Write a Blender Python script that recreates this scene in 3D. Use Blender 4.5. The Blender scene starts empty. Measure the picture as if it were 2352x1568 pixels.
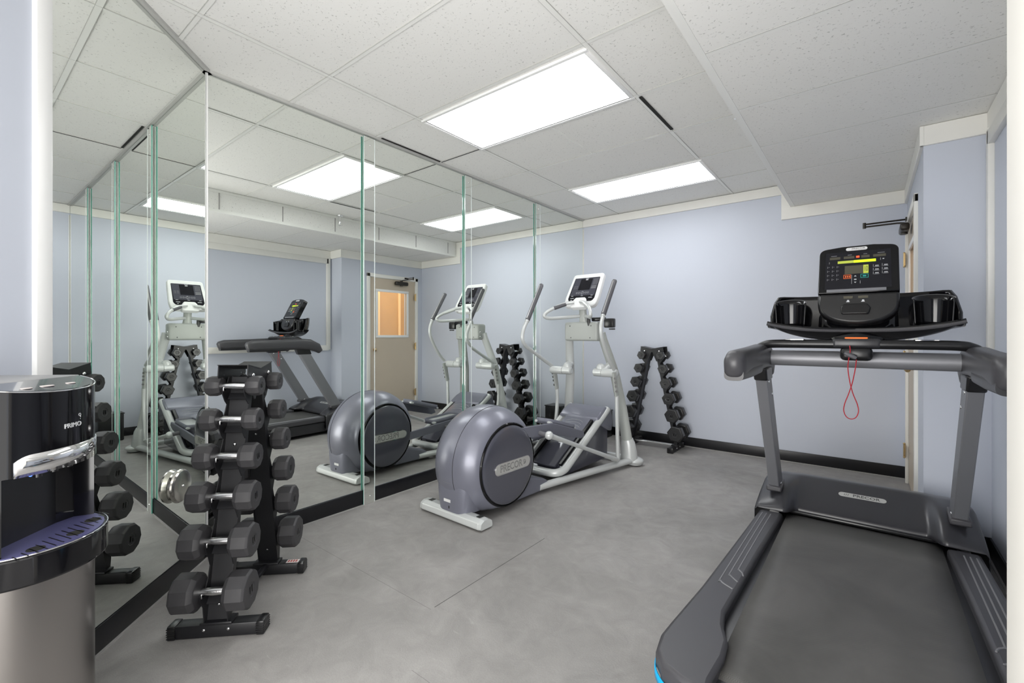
import bpy, bmesh, math, random
from mathutils import Vector, Matrix, Euler
random.seed(7)
PI = math.pi
SC = bpy.context.scene
COL = SC.collection

# ------------------------------------------------------------------ camera
cam_d = bpy.data.cameras.new('camera')
cam = bpy.data.objects.new('camera', cam_d)
COL.objects.link(cam)
cam.location = (2.77155, -0.8883, 1.18586)
cam.rotation_euler = (PI / 2, 0, math.radians(38.3))
cam_d.sensor_fit = 'HORIZONTAL'
cam_d.sensor_width = 36.0
cam_d.lens = 36.0 * 1042.0 / 2352.0
cam_d.shift_y = -16.47 / 2352.0
cam_d.clip_start = 0.02
SC.camera = cam

# ------------------------------------------------------------------ world, exposure, added fill light
SC.view_settings.view_transform = 'Standard'
SC.view_settings.look = 'None'
SC.view_settings.gamma = 1
SC.view_settings.use_curve_mapping = False
SC.view_settings.exposure = 0.52
w = bpy.data.worlds.new('world')
SC.world = w
w.use_nodes = True
w.node_tree.nodes['Background'].inputs[0].default_value = (1.0, 0.99, 0.97, 1)
w.node_tree.nodes['Background'].inputs[1].default_value = 2.1
SC.cycles.max_bounces = 12
SC.cycles.glossy_bounces = 8
SC.cycles.diffuse_bounces = 6
SC.cycles.sample_clamp_indirect = 6.0
SC.cycles.use_denoising = True


def area(name, loc, rot, sx, sy, power, color=(1, 1, 1)):
    d = bpy.data.lights.new(name, 'AREA')
    d.shape = 'RECTANGLE'
    d.size, d.size_y, d.energy, d.color = sx, sy, power, color
    o = bpy.data.objects.new(name, d)
    o.location = loc
    o.rotation_euler = rot
    COL.objects.link(o)
    return o


# unseen fill panel added low behind the camera, tilted up to brighten the ceiling
area('fill_light', (2.1, -2.2, 0.85), (math.radians(122), 0, 0), 3.6, 1.7, 108, (1.0, 0.985, 0.96))
LENS_POWER = 5.2

# ------------------------------------------------------------------ helpers
H = 2.5875          # main ceiling
ZS = 2.371          # soffit underside
L = 4.0417          # far wall
R2 = math.sqrt(0.5)


def mat(name, col, rough=0.5, metal=0.0, spec=0.5, coat=0.0, emis=None, estr=0.0, bump=None, var=None, trans=0.0):
    m = bpy.data.materials.new(name)
    m.use_nodes = True
    nt = m.node_tree
    b = nt.nodes['Principled BSDF']
    b.inputs['Base Color'].default_value = (*col, 1)
    b.inputs['Roughness'].default_value = rough
    b.inputs['Metallic'].default_value = metal
    b.inputs['Specular IOR Level'].default_value = spec
    b.inputs['Coat Weight'].default_value = coat
    b.inputs['Coat Roughness'].default_value = 0.05
    b.inputs['Transmission Weight'].default_value = trans
    if emis:
        b.inputs['Emission Color'].default_value = (*emis, 1)
        b.inputs['Emission Strength'].default_value = estr
    tc = None
    if var or bump:
        tc = nt.nodes.new('ShaderNodeTexCoord')
    if var:      # (scale, amount)
        n = nt.nodes.new('ShaderNodeTexNoise')
        n.inputs['Scale'].default_value = var[0]
        n.inputs['Detail'].default_value = 4
        nt.links.new(tc.outputs['Object'], n.inputs['Vector'])
        r = nt.nodes.new('ShaderNodeMapRange')
        r.inputs[1].default_value = 0.3
        r.inputs[2].default_value = 0.7
        r.inputs[3].default_value = 1 - var[1]
        r.inputs[4].default_value = 1 + var[1]
        nt.links.new(n.outputs[0], r.inputs[0])
        mx = nt.nodes.new('ShaderNodeVectorMath')
        mx.operation = 'SCALE'
        mx.inputs[0].default_value = col
        nt.links.new(r.outputs[0], mx.inputs['Scale'])
        nt.links.new(mx.outputs[0], b.inputs['Base Color'])
    if bump:     # (scale, strength, distance)
        n = nt.nodes.new('ShaderNodeTexNoise')
        n.inputs['Scale'].default_value = bump[0]
        n.inputs['Detail'].default_value = 3
        nt.links.new(tc.outputs['Object'], n.inputs['Vector'])
        bp = nt.nodes.new('ShaderNodeBump')
        bp.inputs['Strength'].default_value = bump[1]
        bp.inputs['Distance'].default_value = bump[2]
        nt.links.new(n.outputs[0], bp.inputs['Height'])
        nt.links.new(bp.outputs[0], b.inputs['Normal'])
    return m


class NT:
    """tiny node helper"""
    def __init__(s, m):
        s.nt = m.node_tree
        s.b = s.nt.nodes['Principled BSDF']

    def n(s, t, **kw):
        x = s.nt.nodes.new(t)
        for k, v in kw.items():
            setattr(x, k, v)
        return x

    def l(s, a, b):
        s.nt.links.new(a, b)

    def math(s, op, a, b=None, c=None):
        x = s.n('ShaderNodeMath', operation=op)
        for i, v in enumerate((a, b, c)):
            if v is None:
                continue
            if isinstance(v, (int, float)):
                x.inputs[i].default_value = v
            else:
                s.l(v, x.inputs[i])
        return x.outputs[0]


M = {}
M['wall'] = mat('wall_paint_blue', (0.560, 0.592, 0.670), 0.55, spec=0.35, bump=(180, 0.06, 0.001), var=(1.3, 0.012))
M['trim'] = mat('trim_white_paint', (0.80, 0.79, 0.75), 0.4, var=(6, 0.02))
M['casing'] = mat('casing_white_gloss', (0.86, 0.86, 0.85), 0.35)
M['cream'] = mat('jamb_cream', (0.74, 0.72, 0.67), 0.45)
M['base'] = mat('baseboard_black_rubber', (0.006, 0.006, 0.008), 0.35, var=(20, 0.2))
M['caulk'] = mat('floor_edge_grey', (0.36, 0.35, 0.34), 0.6)
M['mirror'] = mat('mirror_silver', (0.925, 0.95, 0.915), 0.0, metal=1.0)
M['glassedge'] = mat('mirror_glass_edge_green', (0.05, 0.30, 0.23), 0.08, spec=0.9, coat=1.0)
M['chrome'] = mat('chrome', (0.86, 0.86, 0.87), 0.07, metal=1.0)
M['disc_steel'] = mat('polished_disc_steel', (0.62, 0.60, 0.56), 0.20, metal=1.0)
M['bevel_glint'] = mat('mirror_bevel_glint', (0.72, 0.78, 0.76), 0.25)  # white colour stands in for ceiling light glinting on the bevel
M['chrome_soft'] = mat('knurled_chrome', (0.82, 0.82, 0.83), 0.22, metal=1.0, bump=(900, 0.3, 0.001))
M['steel'] = mat('brushed_steel', (0.36, 0.34, 0.325), 0.30, metal=1.0, bump=(60, 0.02, 0.002))
M['black_gloss'] = mat('black_gloss_plastic', (0.004, 0.004, 0.005), 0.07, spec=0.4)
M['black_satin'] = mat('black_satin_plastic', (0.010, 0.010, 0.011), 0.28)
M['black_metal'] = mat('black_powder_coat', (0.010, 0.010, 0.012), 0.42, bump=(500, 0.08, 0.0006))
M['rubber'] = mat('dumbbell_urethane', (0.040, 0.039, 0.042), 0.47, spec=0.45, bump=(300, 0.1, 0.0005), var=(30, 0.08))
M['hexrubber'] = mat('hex_dumbbell_rubber', (0.018, 0.018, 0.019), 0.36, spec=0.6, bump=(300, 0.1, 0.0005))
M['charcoal'] = mat('treadmill_charcoal', (0.056, 0.055, 0.061), 0.38, spec=0.5, bump=(700, 0.08, 0.0003))
M['hood'] = mat('motor_hood_plastic', (0.030, 0.030, 0.035), 0.30, spec=0.55, bump=(700, 0.05, 0.0003))
M['tm_grey'] = mat('treadmill_grey_metal', (0.215, 0.218, 0.235), 0.38, metal=0.3)
M['tm_dark'] = mat('treadmill_dark_plastic', (0.022, 0.022, 0.025), 0.33)
M['groove'] = mat('groove_grey', (0.20, 0.20, 0.21), 0.5)
M['slate'] = mat('elliptical_slate', (0.185, 0.190, 0.235), 0.33, metal=0.25, spec=0.5, coat=0.15)
M['slate_dark'] = mat('elliptical_disc_slate', (0.085, 0.087, 0.110), 0.16, metal=0.2, coat=0.5)
M['slate_mid'] = mat('elliptical_shroud_slate', (0.14, 0.145, 0.18), 0.4, spec=0.5)
M['silver'] = mat('elliptical_silver_paint', (0.56, 0.58, 0.575), 0.34, metal=0.15, coat=0.2)
M['sage'] = mat('elliptical_hub_grey', (0.40, 0.42, 0.40), 0.42)
M['white'] = mat('console_white_plastic', (0.82, 0.83, 0.83), 0.3)
M['grip'] = mat('grip_grey_rubber', (0.095, 0.095, 0.105), 0.5)
M['grip_light'] = mat('grip_silver_insert', (0.55, 0.55, 0.56), 0.3, metal=0.6)
M['screen'] = mat('screen_black', (0.010, 0.010, 0.014), 0.15, spec=0.35)
M['screen_grey'] = mat('overlay_grey', (0.055, 0.056, 0.075), 0.3)
M['mark'] = mat('printed_marks_white', (0.55, 0.56, 0.58), 0.5)
M['mark_dim'] = mat('printed_marks_grey', (0.20, 0.20, 0.215), 0.5)
M['seg'] = mat('display_window_olive', (0.075, 0.07, 0.05), 0.25)
M['lime'] = mat('display_bar_lime', (0.3, 0.5, 0.0), 0.4, emis=(0.62, 0.95, 0.02), estr=0.85)
M['lime_dim'] = mat('display_bar_dim', (0.2, 0.24, 0.03), 0.4, emis=(0.40, 0.45, 0.06), estr=0.6)
M['red_led'] = mat('red_led', (0.6, 0.02, 0.0), 0.4, emis=(1.0, 0.06, 0.02), estr=2.0)
M['orange'] = mat('orange_marks', (0.65, 0.12, 0.03), 0.4, emis=(0.8, 0.15, 0.03), estr=0.25)
M['orange_glow'] = mat('stop_switch_orange', (0.8, 0.18, 0.05), 0.3, emis=(1.0, 0.22, 0.04), estr=0.35)
M['teal'] = mat('teal_marks', (0.02, 0.28, 0.24), 0.4, emis=(0.02, 0.3, 0.26), estr=0.2)
M['badge'] = mat('silver_badge', (0.62, 0.62, 0.60), 0.28, metal=0.55)
M['badge_w'] = mat('white_badge', (0.70, 0.70, 0.70), 0.35)
M['ink'] = mat('badge_ink', (0.10, 0.10, 0.10), 0.45)
M['ink_red'] = mat('red_print', (0.45, 0.04, 0.03), 0.5)
M['cyan'] = mat('treadmill_blue_stripe', (0.0, 0.36, 0.70), 0.3)
M['cord'] = mat('red_cord', (0.38, 0.008, 0.02), 0.5)
M['blue_led'] = mat('blue_led', (0.05, 0.1, 0.9), 0.3, emis=(0.05, 0.12, 1.0), estr=4.0)
M['tray'] = mat('drip_tray_violet_grey', (0.135, 0.135, 0.30), 0.25, metal=0.3)
M['grey_plastic'] = mat('cooler_grey_plastic', (0.34, 0.34, 0.345), 0.4)
M['cooler_top'] = mat('cooler_top_panel', (0.065, 0.075, 0.09), 0.10, coat=0.6)
M['sticker'] = mat('sticker_white', (0.66, 0.60, 0.58), 0.5)
M['door'] = mat('door_tan_paint', (0.55, 0.47, 0.37), 0.45, var=(3, 0.02))
M['brass'] = mat('aged_brass', (0.62, 0.47, 0.26), 0.28, metal=0.9)
M['closer'] = mat('closer_bronze', (0.03, 0.026, 0.022), 0.35, metal=0.4)
M['wood'] = mat('hall_wood_panel', (0.50, 0.27, 0.10), 0.45, var=(2, 0.10))
M['wood_l'] = mat('hall_wood_light', (0.80, 0.52, 0.25), 0.45)
M['pane'] = mat('window_pane', (0.95, 0.97, 0.96), 0.0, trans=1.0)
M['seam'] = mat('ceiling_seam_grey', (0.44, 0.44, 0.42), 0.8)
M['angle'] = mat('wall_angle_grey', (0.50, 0.50, 0.48), 0.5)
M['tgrid'] = mat('ceiling_grid_white', (0.82, 0.82, 0.79), 0.4)
M['gap'] = mat('ceiling_gap_dark', (0.012, 0.012, 0.010), 0.8)
M['lens'] = mat('light_lens', (0.9, 0.9, 0.9), 0.3, emis=(0.97, 0.985, 1.0), estr=LENS_POWER)
M['caster'] = mat('vent_dark', (0.02, 0.022, 0.02), 0.5)
M['stain'] = mat('ceiling_stain_patch', (0.58, 0.58, 0.565), 0.9)

# ceiling tile: pinholed mineral fibre
m = mat('ceiling_tile', (0.82, 0.815, 0.79), 0.9, spec=0.1)
k = NT(m)
tc = k.n('ShaderNodeTexCoord')
n1 = k.n('ShaderNodeTexNoise')
n1.inputs['Scale'].default_value = 95
n1.inputs['Detail'].default_value = 2
n1.inputs['Distortion'].default_value = 0.6
k.l(tc.outputs['Object'], n1.inputs['Vector'])
n2 = k.n('ShaderNodeTexNoise')
n2.inputs['Scale'].default_value = 9
k.l(tc.outputs['Object'], n2.inputs['Vector'])
hole = k.n('ShaderNodeMapRange')
hole.inputs[1].default_value = 0.635
hole.inputs[2].default_value = 0.72
k.l(n1.outputs[0], hole.inputs[0])
mx = k.n('ShaderNodeMix', data_type='RGBA')
k.l(hole.outputs[0], mx.inputs['Factor'])
mx.inputs[6].default_value = (0.82, 0.815, 0.79, 1)
mx.inputs[7].default_value = (0.58, 0.575, 0.555, 1)
k.l(mx.outputs[2], k.b.inputs['Base Color'])
bp = k.n('ShaderNodeBump')
bp.inputs['Strength'].default_value = 0.5
bp.inputs['Distance'].default_value = 0.002
inv = k.math('SUBTRACT', 1.0, hole.outputs[0])
k.l(inv, bp.inputs['Height'])
k.l(bp.outputs[0], k.b.inputs['Normal'])
M['tile'] = m

# rubber floor: worn smudges, scuffs and tile seams
m = mat('floor_rubber', (0.14, 0.14, 0.14), 0.55, spec=0.35)
k = NT(m)
tc = k.n('ShaderNodeTexCoord')


def noise(scale, detail, rough=0.5, dist=0.0, vec=None):
    n = k.n('ShaderNodeTexNoise')
    n.inputs['Scale'].default_value = scale
    n.inputs['Detail'].default_value = detail
    n.inputs['Roughness'].default_value = rough
    n.inputs['Distortion'].default_value = dist
    k.l(vec or tc.outputs['Object'], n.inputs['Vector'])
    return n.outputs[0]


def mr(v, a, b, c, d):
    r = k.n('ShaderNodeMapRange')
    for i, x in enumerate((a, b, c, d)):
        r.inputs[i + 1].default_value = x
    k.l(v, r.inputs[0])
    return r.outputs[0]


big = mr(noise(1.1, 5, 0.6, 0.8), 0.3, 0.7, 0.82, 1.2)
mid = mr(noise(7.0, 6, 0.65, 1.2), 0.3, 0.75, 0.90, 1.16)
mp = k.n('ShaderNodeMapping')
mp.inputs['Scale'].default_value = (2.0, 9.0, 1.0)
mp.inputs['Rotation'].default_value = (0, 0, 0.5)
k.l(tc.outputs['Object'], mp.inputs['Vector'])
scf = mr(noise(2.2, 4, 0.6, 2.0, mp.outputs[0]), 0.66, 0.80, 0.0, 0.35)
fine = mr(noise(260, 2), 0.3, 0.7, 0.93, 1.07)
v = k.math('MULTIPLY', big, mid)
v = k.math('MULTIPLY', v, fine)
v = k.math('ADD', v, scf)
sx = k.n('ShaderNodeSeparateXYZ')
k.l(tc.outputs['Object'], sx.inputs[0])
X, Y = sx.outputs[0], sx.outputs[1]


def seam(coord, at, lo_c, lo, hi, wd):
    d = k.math('ABSOLUTE', k.math('SUBTRACT', coord, at))
    a = k.math('LESS_THAN', d, wd)
    b = k.math('GREATER_THAN', lo_c, lo)
    c = k.math('LESS_THAN', lo_c, hi)
    return k.math('MULTIPLY', k.math('MULTIPLY', a, b), c)


s1 = seam(X, 1.285, Y, 0.45, 1.30, 0.0022)
s2 = seam(Y, 0.43, X, 0.10, 1.285, 0.0014)
s3 = seam(Y, 0.15, X, 1.5, 1.9, 0.0012)
dark = k.math('ADD', k.math('MULTIPLY', s1, 0.7), k.math('MULTIPLY', k.math('ADD', s2, s3), 0.35))
v = k.math('MULTIPLY', v, k.math('SUBTRACT', 1.0, dark))
vm = k.n('ShaderNodeVectorMath', operation='SCALE')
vm.inputs[0].default_value = (0.285, 0.275, 0.266)
k.l(v, vm.inputs['Scale'])
k.l(vm.outputs[0], k.b.inputs['Base Color'])
k.l(mr(noise(5.0, 4), 0.3, 0.7, 0.42, 0.62), k.b.inputs['Roughness'])
bp = k.n('ShaderNodeBump')
bp.inputs['Strength'].default_value = 0.25
bp.inputs['Distance'].default_value = 0.002
k.l(noise(140, 3), bp.inputs['Height'])
k.l(bp.outputs[0], k.b.inputs['Normal'])
M['floor'] = m

# treadmill belt: fine weave, worn lighter by feet
m = mat('belt_weave', (0.05, 0.05, 0.05), 0.5, spec=0.4)
k = NT(m)
tc = k.n('ShaderNodeTexCoord')
ck = k.n('ShaderNodeTexChecker')
ck.inputs['Scale'].default_value = 330
ck.inputs['Color1'].default_value = (1.12, 1.12, 1.12, 1)
ck.inputs['Color2'].default_value = (0.80, 0.80, 0.80, 1)
k.l(tc.outputs['Object'], ck.inputs['Vector'])
wear = mr(noise(2.2, 4, 0.6, 0.5), 0.3, 0.7, 0.75, 1.3)
vm = k.n('ShaderNodeVectorMath', operation='SCALE')
vm.inputs[0].default_value = (0.100, 0.097, 0.092)
k.l(wear, vm.inputs['Scale'])
mu = k.n('ShaderNodeVectorMath', operation='MULTIPLY')
k.l(vm.outputs[0], mu.inputs[0])
k.l(ck.outputs[0], mu.inputs[1])
k.l(mu.outputs[0], k.b.inputs['Base Color'])
bp = k.n('ShaderNodeBump')
bp.inputs['Strength'].default_value = 0.5
bp.inputs['Distance'].default_value = 0.001
k.l(ck.outputs[1], bp.inputs['Height'])
k.l(bp.outputs[0], k.b.inputs['Normal'])
M['belt'] = m


def catmull(pts, sub=8, closed=False):
    P = [Vector(p) for p in pts]
    n = len(P)
    out = []
    rng = n if closed else n - 1
    for i in range(rng):
        p1, p2 = P[i], P[(i + 1) % n]
        p0 = P[(i - 1) % n] if (closed or i > 0) else p1 + (p1 - p2)
        p3 = P[(i + 2) % n] if (closed or i + 2 < n) else p2 + (p2 - p1)
        for s in range(sub):
            t = s / sub
            out.append(0.5 * ((2 * p1) + (p2 - p0) * t + (2 * p0 - 5 * p1 + 4 * p2 - p3) * t * t
                              + (3 * p1 - p0 - 3 * p2 + p3) * t ** 3))
    if not closed:
        out.append(P[-1].copy())
    return out


class MB:
    def __init__(s):
        s.bm = bmesh.new()
        s.mi = 0

    def _tag(s, faces):
        for f in faces:
            f.material_index = s.mi

    def box(s, c, d, rot=None, bev=0.0, seg=2):
        r = bmesh.ops.create_cube(s.bm, size=1.0)
        vs = r['verts']
        mtx = Matrix.Translation(Vector(c)) @ (rot.to_matrix().to_4x4() if rot is not None else Matrix.Identity(4)) @ Matrix.Diagonal((*d, 1))
        bmesh.ops.transform(s.bm, matrix=mtx, verts=vs)
        fs = {f for v in vs for f in v.link_faces}
        if bev > 0:
            es = list({e for v in vs for e in v.link_edges})
            r = bmesh.ops.bevel(s.bm, geom=es, offset=bev, segments=seg, affect='EDGES', profile=0.5)
            fs |= set(r['faces'])
        s._tag([f for f in fs if f.is_valid])
        return s

    def cyl(s, p0, p1, r0, r1=None, n=24, cap=True):
        r1 = r0 if r1 is None else r1
        p0, p1 = Vector(p0), Vector(p1)
        return s.rings([(p0, r0), (p1, r1)], n, cap)

    def rings(s, lst, n=20, cap=True, sq=1.0):
        """lst of (centre, radius) joined into a tube along straight/curved axis"""
        pts = [Vector(a[0]) for a in lst]
        m = len(pts)
        T = []
        for i in range(m):
            a = pts[max(i - 1, 0)]
            b = pts[min(i + 1, m - 1)]
            t = (b - a)
            T.append(t.normalized() if t.length > 1e-9 else Vector((0, 0, 1)))
        up = Vector((0, 0, 1)) if abs(T[0].z) < 0.9 else Vector((0, 1, 0))
        x = T[0].cross(up).normalized()
        prev = None
        first = None
        for i in range(m):
            x = (x - T[i] * x.dot(T[i]))
            x.normalize()
            y = T[i].cross(x)
            rr = lst[i][1]
            ra, rb = rr if isinstance(rr, (tuple, list)) else (rr, rr)
            ring = [s.bm.verts.new(pts[i] + x * (math.copysign(abs(math.cos(2 * PI * j / n)) ** sq, math.cos(2 * PI * j / n)) * ra) + y * (math.copysign(abs(math.sin(2 * PI * j / n)) ** sq, math.sin(2 * PI * j / n)) * rb)) for j in range(n)]
            if prev:
                s._tag([s.bm.faces.new((prev[j], prev[(j + 1) % n], ring[(j + 1) % n], ring[j])) for j in range(n)])
            else:
                first = ring
            prev = ring
        if cap:
            s._tag([s.bm.faces.new(first[::-1]), s.bm.faces.new(prev)])
        return s

    def tube(s, pts, r, n=12, sub=8, closed=False, smooth=True, cap=True):
        P = catmull(pts, sub, closed) if smooth else [Vector(p) for p in pts]
        if closed:
            P.append(P[0].copy())
            cap = False
        if isinstance(r, (list, tuple)) and len(r) == len(pts):
            k_ = len(P) - 1
            rr = []
            for i in range(len(P)):
                t = i / k_ * (len(pts) - 1)
                a = min(int(t), len(pts) - 2)
                rr.append(r[a] + (r[a + 1] - r[a]) * (t - a))
        else:
            rr = [r] * len(P)
        return s.rings(list(zip(P, rr)), n, cap)

    def prism(s, poly, ax, a, b):
        def P(u, v, h):
            return {'x': (h, u, v), 'y': (u, h, v), 'z': (u, v, h)}[ax]
        A = [s.bm.verts.new(P(u, v, a)) for u, v in poly]
        B = [s.bm.verts.new(P(u, v, b)) for u, v in poly]
        n = len(poly)
        fs = [s.bm.faces.new(A[::-1]), s.bm.faces.new(B)]
        for i in range(n):
            fs.append(s.bm.faces.new((A[i], A[(i + 1) % n], B[(i + 1) % n], B[i])))
        s._tag(fs)
        return s

    def lathe(s, prof, c, axis='x', n=48, clampz=None, capends=True):
        """prof: list of (t along axis, radius)"""
        c = Vector(c)
        rings = []
        for t, r in prof:
            ring = []
            for j in range(n):
                a = 2 * PI * j / n
                u, v = math.cos(a) * r, math.sin(a) * r
                p = {'x': Vector((t, u, v)), 'y': Vector((u, t, v)), 'z': Vector((u, v, t))}[axis] + c
                if clampz is not None and p.z < clampz:
                    p.z = clampz
                ring.append(s.bm.verts.new(p))
            rings.append(ring)
        for a, b in zip(rings, rings[1:]):
            s._tag([s.bm.faces.new((a[j], a[(j + 1) % n], b[(j + 1) % n], b[j])) for j in range(n)])
        if capends:
            s._tag([s.bm.faces.new(rings[0][::-1]), s.bm.faces.new(rings[-1])])
        return s

    def grid(s, fn, nu, nv):
        g = [[s.bm.verts.new(fn(i / nu, j / nv)) for j in range(nv + 1)] for i in range(nu + 1)]
        s._tag([s.bm.faces.new((g[i][j], g[i + 1][j], g[i + 1][j + 1], g[i][j + 1])) for i in range(nu) for j in range(nv)])
        return s

    def sphere(s, c, r, sc=(1, 1, 1)):
        q = bmesh.ops.create_uvsphere(s.bm, u_segments=20, v_segments=12, radius=r)
        bmesh.ops.transform(s.bm, matrix=Matrix.Translation(Vector(c)) @ Matrix.Diagonal((*sc, 1)), verts=q['verts'])
        s._tag({f for v in q['verts'] for f in v.link_faces})
        return s

    def build(s, name, mats, parent=None, bevel=0.0, solid=0.0, angle=35, origin=None, sub=0):
        if not isinstance(mats, (list, tuple)):
            mats = [mats]
        bmesh.ops.recalc_face_normals(s.bm, faces=s.bm.faces[:])
        if origin is not None:
            bmesh.ops.translate(s.bm, vec=-Vector(origin), verts=s.bm.verts[:])
        me = bpy.data.meshes.new(name)
        s.bm.to_mesh(me)
        s.bm.free()
        for m_ in mats:
            me.materials.append(M[m_])
        for p in me.polygons:
            p.use_smooth = True
        me.set_sharp_from_angle(angle=math.radians(angle))
        o = bpy.data.objects.new(name, me)
        COL.objects.link(o)
        if parent is not None:
            o.parent = parent
        elif origin is not None:
            o.location = origin
        if solid:
            q = o.modifiers.new('solid', 'SOLIDIFY')
            q.thickness = solid
            q.offset = -1
        if sub:
            q = o.modifiers.new('sub', 'SUBSURF')
            q.levels = q.render_levels = sub
        if bevel:
            q = o.modifiers.new('bevel', 'BEVEL')
            q.width = bevel
            q.segments = 2
            q.limit_method = 'ANGLE'
            q.angle_limit = math.radians(40)
        return o


def thing(name, label, cat, loc=(0, 0, 0), rz=0.0, group=None):
    o = bpy.data.objects.new(name, None)
    o.empty_display_size = 0.05
    COL.objects.link(o)
    o.location = loc
    o.rotation_euler = (0, 0, rz)
    o['label'] = label
    o['category'] = cat
    if group:
        o['group'] = group
    return o


def tag(o, label, cat, group=None):
    o['label'] = label
    o['category'] = cat
    if group:
        o['group'] = group
    return o


def struct(mb, name, mats, **kw):
    o = mb.build(name, mats, **kw)
    if o.parent is None:
        o['kind'] = 'structure'
    return o


def text_mesh(s, size, name, matname, parent, mtx, extrude=0.0006, bold=0.0, xs=1.0, align='CENTER'):
    c = bpy.data.curves.new(name, 'FONT')
    c.body = s
    c.size = size
    c.align_x = align
    c.align_y = 'CENTER'
    c.extrude = extrude
    c.offset = bold
    c.resolution_u = 3
    t = bpy.data.objects.new(name, c)
    COL.objects.link(t)
    bpy.context.view_layer.update()
    me = bpy.data.meshes.new_from_object(t)
    COL.objects.unlink(t)
    bpy.data.objects.remove(t)
    me.name = name
    me.transform(mtx @ Matrix.Diagonal((xs, 1, 1, 1)))
    me.materials.clear()
    me.materials.append(M[matname])
    o = bpy.data.objects.new(name, me)
    COL.objects.link(o)
    o.parent = parent
    return o


def frame(origin, xdir, ydir):
    x = Vector(xdir).normalized()
    y = Vector(ydir)
    y = (y - x * y.dot(x)).normalized()
    z = x.cross(y)
    return Matrix(((x.x, y.x, z.x, origin[0]), (x.y, y.y, z.y, origin[1]), (x.z, y.z, z.z, origin[2]), (0, 0, 0, 1)))


def pill(mb, mtx, ln, ht, th, n=10):
    """rounded bar lying in mtx's XY plane, thickness along Z"""
    r = ht / 2
    pts = []
    for i in range(n + 1):
        a = -PI / 2 + PI * i / n
        pts.append((ln / 2 - r + r * math.cos(a), r * math.sin(a)))
    for i in range(n + 1):
        a = PI / 2 + PI * i / n
        pts.append((-ln / 2 + r + r * math.cos(a), r * math.sin(a)))
    A = [mb.bm.verts.new(mtx @ Vector((u, v_, 0))) for u, v_ in pts]
    B = [mb.bm.verts.new(mtx @ Vector((u, v_, th))) for u, v_ in pts]
    m_ = len(pts)
    fs = [mb.bm.faces.new(A[::-1]), mb.bm.faces.new(B)]
    for i in range(m_):
        fs.append(mb.bm.faces.new((A[i], A[(i + 1) % m_], B[(i + 1) % m_], B[i])))
    mb._tag(fs)
    return mb


def rect_on(mb, mtx, u0, v0, u1, v1, z0=0.0, z1=0.0008):
    pts = [(u0, v0), (u1, v0), (u1, v1), (u0, v1)]
    A = [mb.bm.verts.new(mtx @ Vector((u, v_, z0))) for u, v_ in pts]
    B = [mb.bm.verts.new(mtx @ Vector((u, v_, z1))) for u, v_ in pts]
    fs = [mb.bm.faces.new(A[::-1]), mb.bm.faces.new(B)]
    for i in range(4):
        fs.append(mb.bm.faces.new((A[i], A[(i + 1) % 4], B[(i + 1) % 4], B[i])))
    mb._tag(fs)


def poly_on(mb, mtx, pts, z0, z1):
    A = [mb.bm.verts.new(mtx @ Vector((u, v_, z0))) for u, v_ in pts]
    B = [mb.bm.verts.new(mtx @ Vector((u, v_, z1))) for u, v_ in pts]
    n = len(pts)
    fs = [mb.bm.faces.new(A[::-1]), mb.bm.faces.new(B)]
    for i in range(n):
        fs.append(mb.bm.faces.new((A[i], A[(i + 1) % n], B[(i + 1) % n], B[i])))
    mb._tag(fs)


def round_poly(pts, r, n=5):
    """fillet polygon corners; r number or list"""
    out = []
    m_ = len(pts)
    for i in range(m_):
        rr = r[i] if isinstance(r, (list, tuple)) else r
        p = Vector(pts[i])
        a = Vector(pts[i - 1])
        b = Vector(pts[(i + 1) % m_])
        if rr <= 0:
            out.append(tuple(p))
            continue
        d1, d2 = (a - p).normalized(), (b - p).normalized()
        ang = d1.angle(d2)
        t = min(rr / math.tan(ang / 2), (a - p).length * 0.49, (b - p).length * 0.49)
        p1, p2 = p + d1 * t, p + d2 * t
        for j in range(n + 1):
            q = j / n
            out.append(tuple((1 - q) ** 2 * p1 + 2 * q * (1 - q) * p + q * q * p2))
    return out


# ================================================================== THE ROOM
# mirror wall (x = 0), diagonal mirror wall through the origin at 45 deg, far wall y = L, right wall
struct(MB().box((1.5, 1.0, -0.05), (5.4, 7.4, 0.1)), 'floor', 'floor')
struct(MB().box((-0.058, L / 2 + 0.05, 1.30), (0.1, L + 0.3, 2.62)), 'wall_left', 'wall')
wdg = MB()
rotA = Euler((0, 0, -PI / 4))
# diagonal wall: front face 8 mm behind the mirror plane, runs from the corner to s = 2.1
wdg.box((R2 * 1.03 - R2 * 0.058, -R2 * 1.03 - R2 * 0.058, 1.30), (2.14, 0.1, 2.62), rot=rotA)
struct(wdg, 'wall_diagonal', 'wall')
struct(MB().box((1.52, L + 0.05, 1.30), (3.2, 0.1, 2.62)), 'wall_far', 'wall')
JY = 2.60           # jog
DX = 3.01           # door wall
RX = 3.28           # recessed right wall
DY0, DY1, DZ = 3.03, 3.895, 2.03
wr = MB()
wr.box((DX + 0.135, (JY + DY0 - 0.0) / 2, 1.30), (0.27, DY0 - JY, 2.62))
wr.box((DX + 0.135, (DY1 + L + 0.1) / 2, 1.30), (0.27, L + 0.1 - DY1, 2.62))
wr.box((DX + 0.135, (DY0 + DY1) / 2, (DZ + 2.61) / 2), (0.27, DY1 - DY0, 2.61 - DZ))
struct(wr, 'wall_door', 'wall')
struct(MB().box((RX + 0.05, (JY - 0.45) / 2 - 0.0, 1.30), (0.1, JY + 0.45, 2.62)), 'wall_right', 'wall')
struct(MB().box((3.12, -0.40, 1.30), (0.496, 0.12, 2.62)), 'wall_near', 'wall')
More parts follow.
